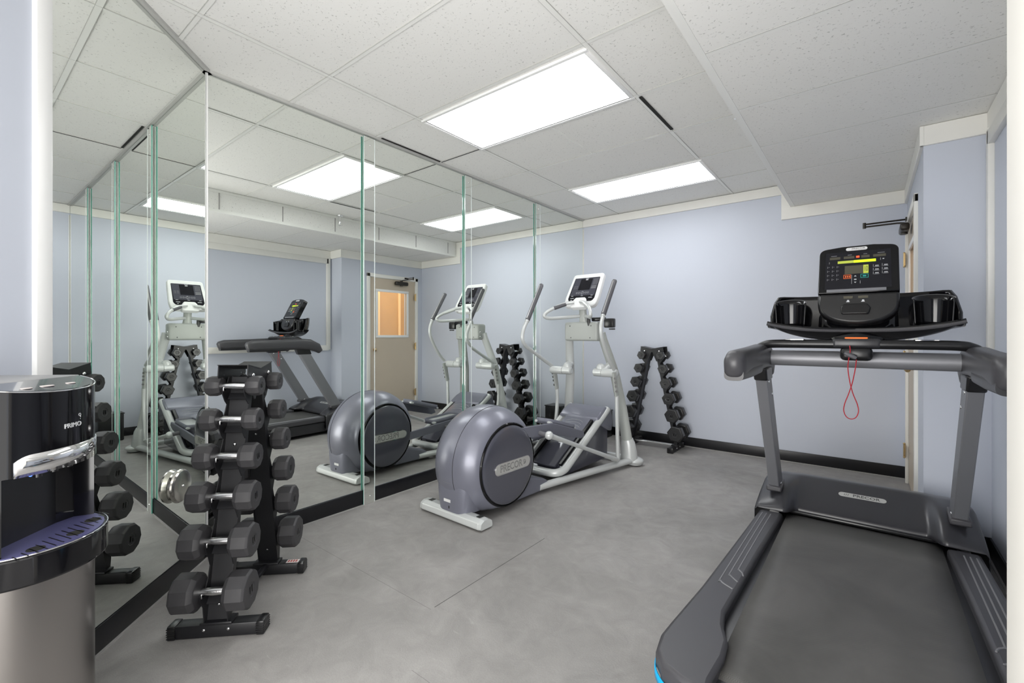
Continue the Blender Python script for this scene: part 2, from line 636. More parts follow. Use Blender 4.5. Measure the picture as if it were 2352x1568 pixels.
# casing around the opening the camera looks through (right edge of the picture)
cs = MB()
cs.box((2.905, -0.318, 1.30), (0.075, 0.018, 2.62), bev=0.003)
struct(cs, 'trim_1', 'casing')
cs = MB().box((2.868, -0.40, 1.30), (0.012, 0.146, 2.62), bev=0.002)
struct(cs, 'trim_2', 'cream')
# white casing on the diagonal wall at the near end of the mirror
cs = MB()
sm = 0.958
cs.box((sm * R2 - 0.004, -sm * R2 - 0.004, 1.30), (0.058, 0.024, 2.60), rot=rotA, bev=0.003)
struct(cs, 'trim_3', 'casing')

# ---- ceiling: slab, tiles and grid
ce = MB()
ce.mi = 0
ce.box((1.0, 0.9, H + 0.054), (4.4, 6.6, 0.1))
XL = [-0.15, 0.461, 1.690, 2.30]
YL = [-1.40 + 0.003, -0.784, -0.174, 0.436, 1.046, 1.657, 2.267, 2.877, 3.487, L]
ce.mi = 1
for x in XL[1:3]:
    ce.box((x, 1.3, H + 0.002), (0.024, 5.6, 0.005))
for y in YL[1:9]:
    ce.box((1.1, y, H + 0.0025), (2.3, 0.020, 0.005))
ce.box((1.075, 1.962, H + 0.002), (0.010, 0.60, 0.005))
ce.box((0.95, 2.267, H + 0.0015), (1.3, 0.004, 0.004))
ce.mi = 4
# wall angle along the mirror wall and the diagonal wall
ce.box((0.008, 2.0, H - 0.004), (0.022, 4.1, 0.016))
ce.box((R2 * 0.9 + 0.006, -R2 * 0.9 + 0.006, H - 0.004), (1.85, 0.022, 0.016), rot=rotA)
ce.mi = 3
for x in (0.461, 1.690):
    for sgn in (-1, 1):
        ce.box((x + sgn * 0.0125, 1.3, H + 0.001), (0.0012, 5.6, 0.004))
for y in YL[1:9]:
    ce.box((1.1, y - 0.0105, H + 0.001), (2.3, 0.0016, 0.004))
ce.mi = 2
ce.box((1.706, 1.955, H - 0.0005), (0.020, 0.545, 0.004))
ce.box((0.030, 1.36, H - 0.0005), (0.012, 0.56, 0.004))
ce.box((0.24, 1.657, H - 0.0005), (0.42, 0.006, 0.004))
struct(ce, 'ceiling', ['tile', 'tgrid', 'gap', 'seam', 'angle'])
# ---- soffit (lower ceiling on the right)
so = MB()
SX = 2.203
so.mi = 0
so.box(((SX + 3.5) / 2, 1.3, (ZS + H + 0.05) / 2), (3.5 - SX, 5.6, H + 0.05 - ZS))
so.mi = 4
for j in range(-4, 5):
    y = 1.731 + 0.6096 * j
    so.box(((SX + 3.3) / 2, y, ZS - 0.0006), (3.3 - SX - 0.02, 0.0035, 0.0016))
so.mi = 1
for j in range(-4, 5):
    y = 1.731 + 0.6096 * j
    so.box((SX + 0.55, y + 0.012, ZS + 0.0012), (1.1, 0.022, 0.004))
so.mi = 1
so.box((SX + 0.004, 1.3, ZS + 0.002), (0.034, 5.6, 0.010))
so.box((SX - 0.004, 1.3, ZS + 0.014), (0.006, 5.6, 0.028))
so.box((SX - 0.004, 1.3, H - 0.014), (0.006, 5.6, 0.024))
so.mi = 3
for j in range(-4, 5):
    y = 1.42 + 0.6096 * j
    so.box((SX - 0.002, y, (ZS + H) / 2), (0.004, 0.010, H - ZS - 0.03))
struct(so, 'soffit', ['tile', 'tgrid', 'gap', 'caulk', 'seam'])
bpy.data.objects['soffit']['kind'] = 'structure'

# ---- crown trims
tr = MB()
# far wall, high part then stepping down round the soffit
poly = [(0.0, H - 0.092), (2.115, H - 0.092), (2.115, ZS - 0.112), (DX + 0.02, ZS - 0.112), (DX + 0.02, ZS - 0.001), (SX - 0.006, ZS - 0.001), (SX - 0.006, H - 0.002), (0.0, H - 0.002)]
tr.prism(poly, 'y', L - 0.020, L + 0.002)
struct(tr, 'trim_4', 'trim', bevel=0.004)
tr = MB()
tr.box((DX - 0.008, (JY + L) / 2 - 0.012, ZS - 0.058), (0.020, L - JY + 0.02, 0.112))
tr.box(((DX + RX) / 2 - 0.009, JY - 0.009, ZS - 0.058), (RX - DX + 0.018, 0.020, 0.112))
tr.box((RX - 0.009, (JY - 0.34) / 2, ZS - 0.058), (0.020, JY + 0.34, 0.112))
struct(tr, 'trim_5', 'trim', bevel=0.004)
# framed panel on the recessed right wall
tr = MB()
tr.box((RX - 0.012, JY - 0.05, 1.62), (0.026, 0.055, 1.30), bev=0.004)
tr.box((RX - 0.014, 1.10, 0.995), (0.032, 2.90, 0.075), bev=0.004)
tr.box((RX - 0.012, 1.10, ZS - 0.15), (0.026, 2.90, 0.075), bev=0.004)
struct(tr, 'trim_6', 'trim')
# corner bead where mirror wall meets far wall
struct(MB().box((0.005, L - 0.004, 1.28), (0.008, 0.008, 2.40), bev=0.003), 'trim_7', 'trim')

struct(MB().box((0.0035, -0.0005, 1.347), (0.009, 0.009, 2.475), bev=0.002), 'trim_8', 'casing')

# ---- baseboards
bb = 0.100


def base_run(name, p0, p1, n, th=0.010, caulk=True):
    p0, p1, n = Vector(p0), Vector(p1), Vector(n)
    d = (p1 - p0)
    ln = d.length
    ang = math.atan2(d.y, d.x)
    c = (p0 + p1) / 2 + n * (th / 2)
    mb = MB()
    mb.box((c.x, c.y, bb / 2), (ln, th, bb), rot=Euler((0, 0, ang)), bev=0.002)
    mb.mi = 1
    c = (p0 + p1) / 2 + n * (th + 0.005)
    mb.box((c.x, c.y, 0.002), (ln, 0.010, 0.005), rot=Euler((0, 0, ang)))
    return struct(mb, name, ['base', 'caulk'])


base_run('baseboard_left', (-0.006, 0.0, 0), (-0.006, L, 0), (1, 0, 0), th=0.012)
base_run('baseboard_diagonal', (0.002, -0.014, 0), (1.42, -1.432, 0), (R2, R2, 0), th=0.012)
base_run('baseboard_far', (0.01, L, 0), (DX, L, 0), (0, -1, 0))
base_run('baseboard_jog', (DX, JY, 0), (RX, JY, 0), (0, -1, 0))
base_run('baseboard_right', (RX, -0.33, 0), (RX, JY - 0.01, 0), (-1, 0, 0))
base_run('baseboard_door', (DX, JY, 0), (DX, DY0 - 0.05, 0), (-1, 0, 0))

# ---- door in the right wall
d = thing('door_1', 'tan painted door with a square window and bronze closer in the right wall', 'door')
d['kind'] = 'structure'
fr = MB()
fr.box((DX - 0.004, DY0 - 0.025, DZ / 2 + 0.02), (0.030, 0.050, DZ + 0.07), bev=0.004)
fr.box((DX - 0.004, DY1 + 0.025, DZ / 2 + 0.02), (0.030, 0.050, DZ + 0.07), bev=0.004)
fr.box((DX - 0.004, (DY0 + DY1) / 2, DZ + 0.03), (0.030, DY1 - DY0 + 0.1, 0.055), bev=0.004)
fr.build('door_frame', 'trim', d)
WY0, WY1, WZ0, WZ1 = 3.185, 3.735, 1.165, 1.835
dl = MB()
dx = DX + 0.022
for (y0, y1, z0, z1) in ((DY0, DY1, 0.012, WZ0), (DY0, DY1, WZ1, DZ), (DY0, WY0, WZ0, WZ1), (WY1, DY1, WZ0, WZ1)):
    dl.box((dx, (y0 + y1) / 2, (z0 + z1) / 2), (0.040, y1 - y0 - 0.004, z1 - z0))
dl.build('door_leaf', 'door', d)
wf = MB()
for (y0, y1, z0, z1) in ((WY0 - 0.03, WY1 + 0.03, WZ0 - 0.03, WZ0 + 0.008), (WY0 - 0.03, WY1 + 0.03, WZ1 - 0.008, WZ1 + 0.03),
                         (WY0 - 0.03, WY0 + 0.008, WZ0, WZ1), (WY1 - 0.008, WY1 + 0.03, WZ0, WZ1)):
    wf.box((dx - 0.024, (y0 + y1) / 2, (z0 + z1) / 2), (0.012, y1 - y0, z1 - z0), bev=0.002)
wf.build('window_frame', 'casing', d)
MB().box((dx, (WY0 + WY1) / 2, (WZ0 + WZ1) / 2), (0.005, WY1 - WY0, WZ1 - WZ0)).build('window_pane', 'pane', d)
for hz in (1.78, 0.995, 0.26):
    h = MB()
    h.cyl((DX - 0.026, DY1 + 0.000, hz - 0.05), (DX - 0.026, DY1 + 0.000, hz + 0.05), 0.0065, n=12)
    h.box((DX - 0.021, DY1 - 0.016, hz), (0.003, 0.030, 0.098))
    h.sphere((DX - 0.026, DY1, hz + 0.054), 0.008)
    h.sphere((DX - 0.026, DY1, hz - 0.054), 0.008)
    h.build('hinge', 'brass', d)
kb = MB()
kb.cyl((dx - 0.02, 3.12, 0.958), (dx - 0.030, 3.12, 0.958), 0.030)
kb.cyl((dx - 0.03, 3.12, 0.958), (dx - 0.055, 3.12, 0.958), 0.011)
kb.sphere((dx - 0.066, 3.12, 0.958), 0.026, (0.75, 1, 1))
kb.build('door_knob', 'brass', d)
# door closer
c = MB()
c.box((DX - 0.040, 3.60, 1.975), (0.055, 0.24, 0.058), bev=0.018, seg=4)
c.cyl((DX - 0.040, 3.60, 1.935), (DX - 0.040, 3.60, 2.02), 0.022)
c.build('door_closer', 'closer', d)
a = MB()
a.tube([(DX - 0.040, 3.60, 2.020), (DX - 0.08, 3.61, 2.026), (2.735, 3.64, 2.030)], 0.0065, n=8, smooth=False)
a.cyl((2.735, 3.64, 2.018), (2.735, 3.64, 2.062), 0.011, n=12)
a.tube([(2.735, 3.64, 2.050), (DX - 0.06, 3.70, 2.064), (DX - 0.02, 3.71, 2.066)], 0.0065, n=8, smooth=False)
a.box((DX - 0.022, 3.71, 2.066), (0.012, 0.07, 0.024))
a.build('closer_arm', 'closer', d)

# hallway seen through the door window
hw = MB()
hw.mi = 0
hw.box((4.10, 3.3, 1.3), (0.05, 3.4, 2.6))
hw.box((3.65, 4.9, 1.3), (1.0, 0.05, 2.6))
hw.mi = 1
for y in (2.55, 3.02, 3.42, 3.50, 3.95, 4.4):
    hw.box((4.065, y, 1.3), (0.03, 0.045, 2.6))
struct(hw, 'wall_hallway', ['wood', 'wood_l'])
hl = bpy.data.lights.new('hallway_fill', 'AREA')  # unseen fill added to light the wood panels warmly
hl.size = 0.6
hl.energy = 12
hl.color = (1.0, 0.86, 0.66)
ho = bpy.data.objects.new('hallway_fill', hl)
ho.location = (3.65, 3.4, 2.5)
COL.objects.link(ho)

# ---- mirrors
def mirror_box(mb, c, dms, rot=None, front=Vector((1, 0, 0))):
    n0 = len(mb.bm.faces)
    mb.mi = 1
    mb.box(c, dms, rot=rot)
    mb.bm.normal_update()
    mb.bm.faces.ensure_lookup_table()
    for f in mb.bm.faces[n0:]:
        if f.normal.dot(front) > 0.9:
            f.material_index = 0
    return mb


MT = H - 0.014
edges = [0.004, 0.985, 1.985, 3.045, L - 0.004]
where = ['nearest the diagonal corner', 'second from the diagonal corner', 'third from the diagonal corner', 'next to the far blue wall']
for i in range(4):
    y0, y1 = edges[i] + 0.0008, edges[i + 1] - 0.0008
    mb = mirror_box(MB(), (-0.0025, (y0 + y1) / 2, (bb + 0.004 + MT) / 2), (0.005, y1 - y0, MT - bb - 0.004))
    tag(mb.build('wall_mirror', ['mirror', 'glassedge']), 'large wall mirror panel on the long wall, ' + where[i], 'mirror', 'mirror panels on the long wall')
sl = [('reaching down to the floor beside the flywheel', 0.941, 1.033, 0.002),
      ('behind the elliptical console', 1.944, 2.026, bb + 0.004),
      ('nearest the far blue wall', 3.005, 3.085, bb + 0.004)]
for t_, y0, y1, z0 in sl:
    mb = mirror_box(MB(), (0.0135, (y0 + y1) / 2, (z0 + MT - 0.01) / 2), (0.006, y1 - y0, MT - 0.01 - z0))
    o = mb.build('mirror_strip', ['mirror', 'glassedge'])
    bk = MB()
    bk.box((0.0065, (y0 + y1) / 2, (z0 + MT - 0.01) / 2), (0.0075, y1 - y0 - 0.02, MT - 0.012 - z0))
    o2 = bk.build('backing', 'casing', o)
    for yy in (y0 + 0.0025, y1 - 0.0025):
        MB().box((0.0168, yy, (z0 + MT - 0.01) / 2), (0.0012, 0.0045, MT - 0.012 - z0)).build('bevelled_edge_glint', 'bevel_glint', o)  # bright glint painted as a white line along each strip edge
    for zz in (z0 + 0.05, MT - 0.06):
        MB().cyl((0.0165, (y0 + y1) / 2 + 0.01, zz), (0.0185, (y0 + y1) / 2 + 0.01, zz), 0.006, n=14).build('screw_cap', 'chrome', o)
    tag(o, 'narrow mirror strip covering a seam, ' + t_, 'mirror strip', 'mirror strips over the seams')
dm = MB()
mirror_box(dm, (0.4675 * R2 - 0.0025 * R2, -0.4675 * R2 - 0.0025 * R2, (bb + 0.004 + MT) / 2), (0.915, 0.005, MT - bb - 0.004), rot=rotA, front=Vector((R2, R2, 0)))
tag(dm.build('wall_mirror', ['mirror', 'glassedge']), 'wall mirror panel on the short diagonal wall behind the near dumbbell rack', 'mirror')
# round chrome cover on the diagonal mirror
cx, cy, cz = 0.19, -0.19, 0.468
rd = MB()
ax = Vector((R2, R2, 0))
p = Vector((cx, cy, cz))
rd.rings([(p + ax * 0.0005, 0.070), (p + ax * 0.010, 0.074), (p + ax * 0.018, 0.078), (p + ax * 0.026, 0.076), (p + ax * 0.0315, 0.071), (p + ax * 0.0325, 0.068), (p + ax * 0.0327, 0.02)], n=48)
o = rd.build('round_cover_plate', 'disc_steel', origin=(cx, cy, cz), angle=25)
s_ = MB()
s_.sphere(ax * 0.033, 0.006)
s_.build('screw', 'chrome', o)
tag(o, 'round polished chrome cover plate on the diagonal mirror left of the dumbbell rack', 'cover plate')

# ---- ceiling lights
def troffer(x0, x1, y0, y1, label):
    cxx, cyy = (x0 + x1) / 2, (y0 + y1) / 2
    t = thing('ceiling_light', label, 'ceiling light', (cxx, cyy, H), 0, 'ceiling lights')
    w_, d_ = (x1 - x0) / 2, (y1 - y0) / 2
    f = MB()
    fw = 0.020
    for c_, dd in (((0, -d_ - fw / 2, -0.003), (2 * w_ + 2 * fw, fw, 0.014)), ((0, d_ + fw / 2, -0.003), (2 * w_ + 2 * fw, fw, 0.014)),
                   ((-w_ - fw / 2, 0, -0.003), (fw, 2 * d_, 0.014)), ((w_ + fw / 2, 0, -0.003), (fw, 2 * d_, 0.014))):
        f.box(c_, dd, bev=0.002)
    f.build('frame', 'casing', t)
    g = MB()
    for c_, dd in (((0, -d_ + 0.002, -0.0035), (2 * w_, 0.004, 0.006)), ((0, d_ - 0.002, -0.0035), (2 * w_, 0.004, 0.006)),
                   ((-w_ + 0.002, 0, -0.0035), (0.004, 2 * d_, 0.006)), ((w_ - 0.002, 0, -0.0035), (0.004, 2 * d_, 0.006))):
        g.box(c_, dd)
    g.build('gasket', 'gap', t)
    ln = MB().box((0, 0, -0.001), (2 * w_ - 0.008, 2 * d_ - 0.008, 0.004))
    ln.build('diffuser', 'lens', t)
    return t


troffer(0.478, 1.660, 1.100, 1.650, 'large lit rectangular ceiling light, the nearer and bigger looking of the two')
troffer(0.490, 1.688, 2.925, 3.446, 'lit rectangular ceiling light close to the far blue wall')

# sprinkler beside the soffit
sp = thing('fire_sprinkler', 'small chrome fire sprinkler hanging from the ceiling beside the soffit', 'sprinkler', (2.150, 2.06, H))
MB().lathe([(-0.012, 0.012), (-0.008, 0.034), (0.0, 0.036)], (0, 0, 0), 'z', 24).build('escutcheon', 'chrome', sp)
q = MB()
q.lathe([(-0.095, 0.012), (-0.085, 0.016), (-0.05, 0.010), (-0.01, 0.014)], (0, 0, 0), 'z', 16)
q.cyl((0, 0, -0.118), (0, 0, -0.115), 0.016, n=16)
q.tube([(-0.010, 0, -0.09), (-0.012, 0, -0.105), (0, 0, -0.116)], 0.002, n=6)
q.tube([(0.010, 0, -0.09), (0.012, 0, -0.105), (0, 0, -0.116)], 0.002, n=6)
q.build('sprinkler_head', 'chrome', sp)


# ================================================================== DUMBBELL RACKS
LV = [0.965, 0.828, 0.682, 0.529, 0.364, 0.185]


def s_at(z):
    return 0.10 + (0.965 - z) / (0.965 - 0.185) * 0.165


def make_rack(label, loc, rz, hand, stickered=False):
    t = thing('dumbbell_rack', label, 'dumbbell rack', loc, rz, 'dumbbell racks')
    for sg in (1, -1):
        # one slanted column: web, two scalloped cheeks
        web = MB()
        prof = []
        for z in (0.045, 0.185, 0.364, 0.529, 0.682, 0.828, 0.965, 1.0):
            prof.append((sg * (s_at(z) - 0.052), z))
        back = [(x - sg * 0.004, z) for x, z in prof][::-1]
        web.prism(prof + back, 'y', -0.041, 0.041)
        for z in LV:      # short cross plates behind each saddle
            s = s_at(z)
            web.box((sg * (s - 0.030), 0, z - 0.046), (0.030, 0.080, 0.004), rot=Euler((0, sg * 0.9, 0)))
        col_ = web.build('column', 'black_metal', t)
        for yy in (-0.0435, 0.0435):
            f = MB()
            outer = []
            top = [(0.045, 0.995), (0.052, 0.985)]
            for i, z in enumerate(LV):
                s = s_at(z)
                outer += [(s - 0.038, z + 0.038), (s - 0.018, z + 0.002), (s - 0.014, z - 0.012), (s - 0.004, z - 0.019), (s + 0.010, z - 0.016), (s + 0.016, z + 0.000),
                          (s + 0.021, z - 0.008), (s + 0.018, z - 0.030), (s - 0.002, z - 0.062)]
                if i < 5:
                    zn = LV[i + 1]
                    zz = (z + zn) / 2 - 0.01
                    outer += [(s_at(zz) - 0.036, zz)]
                else:
                    outer += [(s - 0.004, 0.10), (s - 0.010, 0.046)]
            inner = [(s_at(z) - 0.060, z) for z in (0.046, 0.3, 0.6, 0.9, 0.995)]
            poly = [(sg * x, z) for x, z in outer + inner]
            f.prism(poly, 'y', yy - 0.002, yy + 0.002)
            f.build('side_cheek', 'black_metal', col_)
        # chrome lips under each handle
        for z in LV:
            s = s_at(z)
            for yy in (-0.0435, 0.0435):
                MB().box((sg * (s + 0.012), yy, z - 0.010), (0.006, 0.008, 0.018), bev=0.002).build('saddle_lip', 'chrome', col_)
        for z in (0.72, 0.12):
            MB().sphere((sg * (s_at(z) - 0.049), 0.0, z), 0.008).build('bolt', 'chrome', col_)
        # foot bar
        f = MB()
        fx = sg * 0.230
        f.box((fx, 0, 0.027), (0.052, 0.300, 0.050), bev=0.004)
        f.box((fx + sg * 0.0, 0, 0.056), (0.06, 0.118, 0.012), bev=0.003)
        ft = f.build('foot', 'black_metal', t)
        for e in (-1, 1):
            c_ = MB()
            c_.box((fx, e * 0.163, 0.0275), (0.058, 0.030, 0.055), bev=0.005)
            for r_ in range(5):
                c_.box((fx, e * 0.163, 0.008 + r_ * 0.009), (0.060, 0.032, 0.003))
            c_.build('rubber_cap', 'black_satin', ft)
        for e in (-0.045, 0.045):
            MB().sphere((fx + sg * 0.026, e, 0.032), 0.006, (0.6, 1, 1)).build('bolt', 'chrome', ft)
        if stickered and sg < 0:
            st = MB()
            st.box((fx, 0.120, 0.0526), (0.034, 0.060, 0.0008))
            st.mi = 1
            for q_ in range(4):
                st.box((fx, 0.100 + q_ * 0.012, 0.0532), (0.020, 0.006, 0.0008))
            st.build('warning_sticker', ['sticker', 'ink_red'], ft)
    # bow-tie top bracket
    tb = MB()
    poly = [(-0.118, 1.055), (0.0, 1.032), (0.118, 1.055), (0.124, 1.010), (0.062, 0.905), (0.048, 0.905), (0.006, 1.0), (-0.006, 1.0), (-0.048, 0.905), (-0.062, 0.905), (-0.124, 1.010)]
    for yy in (-0.058, 0.058):
        tb.prism(poly, 'y', yy - 0.002, yy + 0.002)
    tb.prism([(-0.120, 1.058), (0.0, 1.035), (0.120, 1.058), (0.120, 1.055), (0.0, 1.031), (-0.120, 1.055)], 'y', -0.062, 0.062)
    tb = tb.build('top_bracket', 'black_metal', t)
    for x in (-0.078, 0.078):
        for yy in (-0.062, 0.062):
            MB().sphere((x, yy, 1.010), 0.009, (1, 0.7, 1)).build('bolt', 'chrome', tb)
    cb = MB()
    cb.tube([(-0.20, 0.0, 0.045), (0.20, 0.0, 0.045)], 0.014, n=12, smooth=False)
    cb.build('spreader_bar', 'chrome' if hand else 'black_metal', t)
    return t


def make_dumbbell(i, sides, matname):
    dia = [0.080, 0.090, 0.102, 0.114, 0.127, 0.141][i]
    hl_ = [0.057, 0.062, 0.068, 0.074, 0.080, 0.086][i]
    if sides == 6:
        dia *= 1.02
    hn = 0.050
    t = thing('dumbbell', '', 'dumbbell')
    h = MB()
    h.rings([((0, -hn - 0.004, 0), 0.0125), ((0, -hn * 0.7, 0), 0.0135), ((0, 0, 0), 0.0160), ((0, hn * 0.7, 0), 0.0135), ((0, hn + 0.004, 0), 0.0125)], n=20)
    h.build('handle', 'chrome_soft', t)
    for e in (-1, 1):
        g = MB()
        r = dia / 2 / math.cos(PI / sides)
        y0, y1 = hn, hn + hl_
        prof = [(e * y0, r * 0.80), (e * (y0 + 0.006), r * 0.90), (e * (y0 + 0.018), r), (e * (y1 - 0.010), r), (e * (y1 - 0.002), r * 0.93), (e * y1, r * 0.90), (e * y1, r * 0.40), (e * (y1 - 0.002), r * 0.36), (e * (y1 - 0.002), r * 0.02)]
        # ring orientation: flat facet up
        rings = []
        for tt, rr in prof:
            rings.append([g.bm.verts.new((rr * math.sin(2 * PI * (j + 0.5) / sides), tt, rr * math.cos(2 * PI * (j + 0.5) / sides))) for j in range(sides)])
        for a_, b_ in zip(rings, rings[1:]):
            for j in range(sides):
                g.bm.faces.new((a_[j], a_[(j + 1) % sides], b_[(j + 1) % sides], b_[j]))
        g.bm.faces.new(rings[0])
        g.bm.faces.new(rings[-1])
        o = g.build('head', matname, t, bevel=0.0025, angle=20)
        mk = MB()
        for q_ in range(2):
            mk.box(((q_ - 0.5) * dia * 0.12, e * (y1 - 0.0012), 0), (dia * 0.05, 0.002, dia * 0.20), bev=0.0005)
        mk.build('weight_marking', 'black_gloss', o)
    return t


def copy_tree(o, parent=None):
    c_ = o.copy()
    COL.objects.link(c_)
    if parent is not None:
        c_.parent = parent
    for ch in list(o.children):
        copy_tree(ch, c_)
    return c_


def fill_rack(rack_loc, rz, sides, matname, sname, names, group, kind):
    rot = Matrix.Rotation(rz, 4, 'Z')
    pos = ['topmost', 'second from top', 'third from top', 'fourth from top', 'fifth from top', 'lowest and largest']
    for i in range(6):
        proto = make_dumbbell(i, sides, matname)
        for k_, sg in enumerate((1, -1)):
            t = proto if k_ == 0 else copy_tree(proto)
            z = LV[i] + 0.002
            p_ = rot @ Vector((sg * s_at(z), 0, z)) + Vector(rack_loc)
            t.location = p_
            t.rotation_euler = (0, sg * 0.12, rz)
            t['label'] = f'black {kind} dumbbell, {pos[i]} on the {names[k_]}'
            t['category'] = 'dumbbell'
            t['group'] = group


RK1 = (0.583, -0.033, 0)
make_rack('black A-frame dumbbell rack standing before the diagonal mirror, nearest the camera', RK1, -PI / 4, False, True)
fill_rack(RK1, -PI / 4, 10, 'rubber', '', ('camera-facing column of the near rack', 'rear column of the near rack'), 'dumbbells on the near rack', 'chrome-handled')
RK2 = (0.978, 3.80, 0)
make_rack('black A-frame dumbbell rack standing against the far blue wall', RK2, 0.0, True)
fill_rack(RK2, 0.0, 6, 'hexrubber', '', ('right leg of the far rack', 'left leg of the far rack'), 'dumbbells on the far rack', 'hexagonal')

# small black box in the corner behind the elliptical
cb = MB()
cb.box((0.0, 0.0, 0.15), (0.22, 0.20, 0.30), bev=0.012)
cb.box((0.0, 0.0, 0.302), (0.23, 0.21, 0.012), bev=0.004)
cb = cb.build('waste_bin', 'black_satin', origin=None)
cb.location = (0.30, 3.90, 0)
tag(cb, 'small black bin on the floor in the corner between mirror and far wall', 'bin')
#PART2
# ================================================================== ELLIPTICAL
def make_elliptical():
    t = thing('elliptical_trainer', 'silver and slate grey elliptical trainer with white console before the mirror wall', 'elliptical trainer', (0.665, 1.18, 0), -0.03)
    # rear foot
    f = MB()
    poly = round_poly([(-0.060, 0.008), (0.060, 0.008), (0.052, 0.050), (0.022, 0.066), (-0.022, 0.066), (-0.052, 0.050)], 0.014, 4)
    f.prism(poly, 'x', -0.262, 0.262)
    ft = f.build('rear_foot', 'silver', t, bevel=0.003)
    for e in (-1, 1):
        c = MB()
        sc = 0.9
        A = [(e * 0.262, u, v) for u, v in poly]
        B = [(e * 0.285, u * sc, 0.037 + (v - 0.037) * sc) for u, v in poly]
        va = [c.bm.verts.new(p) for p in A]
        vb = [c.bm.verts.new(p) for p in B]
        n = len(va)
        for i in range(n):
            c.bm.faces.new((va[i], va[(i + 1) % n], vb[(i + 1) % n], vb[i]))
        c.bm.faces.new(vb)
        c.bm.faces.new(va[::-1])
        ec = c.build('end_cap', 'silver', ft)
        v = MB()
        v.box((e * 0.225, 0.005, 0.0655), (0.034, 0.040, 0.006), bev=0.002)
        v.build('level_vent', 'caster', ft)
        pd = MB().cyl((e * 0.22, 0, 0.0), (e * 0.22, 0, 0.010), 0.028, n=20)
        pd.build('rubber_pad', 'black_satin', ft)
    # flywheel cover: barrel of revolution with flattened underside
    CY, CZ = 0.296, 0.325
    prof = [(-0.196, 0.262), (-0.203, 0.271), (-0.198, 0.283), (-0.180, 0.303), (-0.150, 0.329), (-0.110, 0.352), (-0.065, 0.365), (-0.02, 0.370)]
    full = prof + [(-a, b) for a, b in prof[::-1]]
    cv = MB().lathe(full, (0, CY, CZ), 'x', 96, clampz=0.052)
    cov = cv.build('flywheel_cover', 'slate', t, angle=50)
    # neck down to the rear foot
    nk = MB()
    secs = [(0.056, 0.135, -0.044, 0.17), (0.12, 0.142, -0.049, 0.17), (0.18, 0.146, -0.052, 0.17), (0.24, 0.148, -0.050, 0.17), (0.30, 0.148, -0.040, 0.17)]
    rings = []
    for z, hw_, y0, y1 in secs:
        pts = round_poly([(-hw_, y1), (-hw_, y0), (hw_, y0), (hw_, y1)], [0, 0.09, 0.09, 0], 8)
        rings.append([nk.bm.verts.new((u, v, z)) for u, v in pts])
    n = len(rings[0])
    for a, b in zip(rings, rings[1:]):
        for j in range(n):
            nk.bm.faces.new((a[j], a[(j + 1) % n], b[(j + 1) % n], b[j]))
    nk.bm.faces.new(rings[0][::-1])
    nk.bm.faces.new(rings[-1])
    nk.build('cover_neck', 'slate', cov)
    lb = MB().box((-0.015, -0.0505, 0.125), (0.060, 0.002, 0.018))
    lb.build('serial_label', 'badge_w', cov)
    lb = MB().box((0.000, -0.0482, 0.085), (0.007, 0.002, 0.016))
    lb.build('power_socket', 'gap', cov)
    # seams in the cover
    for xx, rr in ((0.055, 0.3672), ):
        pts = []
        for j in range(72):
            a = 2 * PI * j / 72
            z = CZ + math.sin(a) * rr
            if z > 0.055:
                pts.append((a, (xx, CY + math.cos(a) * rr, z)))
        pts = [p for a, p in sorted(((a if a < 1.5 * PI else a - 2 * PI), p) for a, p in pts)]
        MB().tube(pts, 0.0013, n=5, sub=1, smooth=False).build('cover_seam', 'gap', cov)
    pts = []
    for j in range(9):
        xx = -0.14 + 0.195 * j / 8
        rr = 0.327 + (0.3645 - 0.327) * (1 - abs(xx) / 0.14) if xx < 0 else 0.366
        rr = 0.3710 - 0.0345 * (abs(xx) / 0.14) ** 1.7
        a = PI + 0.22
        pts.append((xx, CY + math.cos(a) * rr, CZ + math.sin(a) * rr))
    MB().tube(pts, 0.0012, n=5, sub=1, smooth=False).build('cover_seam', 'mark_dim', cov)
    # side discs with bezel and badge
    for e in (1, -1):
        DYc, DZc = 0.298, 0.320
        g = MB()
        pr = [(e * 0.196, 0.276), (e * 0.207, 0.276), (e * 0.212, 0.271), (e * 0.212, 0.266), (e * 0.205, 0.262)]
        g.lathe(pr, (0, DYc, DZc), 'x', 96)
        bz = g.build('disc_bezel', 'black_gloss', t, angle=40)
        dk = MB()
        pr = [(e * 0.200, 0.258), (e * 0.214, 0.257), (e * 0.218, 0.252), (e * 0.221, 0.235), (e * 0.224, 0.19), (e * 0.226, 0.10), (e * 0.2265, 0.002)]
        dk.lathe(pr, (0, DYc, DZc), 'x', 96)
        dc = dk.build('side_disc', 'slate_dark', t, angle=40)
        # badge: +y to the right when seen from +x side
        mtx = frame((e * 0.2262, 0.320, 0.312), (0, e, 0.0), (0, 0, 1))
        b = MB()
        pill(b, mtx, 0.365, 0.076, 0.0022)
        bd = b.build('badge_rim', 'chrome', dc)
        b = MB()
        pill(b, frame((e * 0.2280, 0.320, 0.312), (0, e, 0), (0, 0, 1)), 0.350, 0.062, 0.0012)
        b.build('badge', 'badge', dc)
        tm = frame((e * 0.2292, 0.300, 0.3115), (0, e, 0), (0, 0, 1))
        text_mesh('PRECOR', 0.066, 'badge_lettering', 'ink', dc, tm, 0.0008, 0.0004, 0.92)
        text_mesh('PRECOR', 0.066, 'badge_lettering_face', 'badge', dc, tm @ Matrix.Translation((0, 0, 0.0007)), 0.0006, -0.0022, 0.92)
        sw = MB()
        c0 = 0.300 + e * 0.137
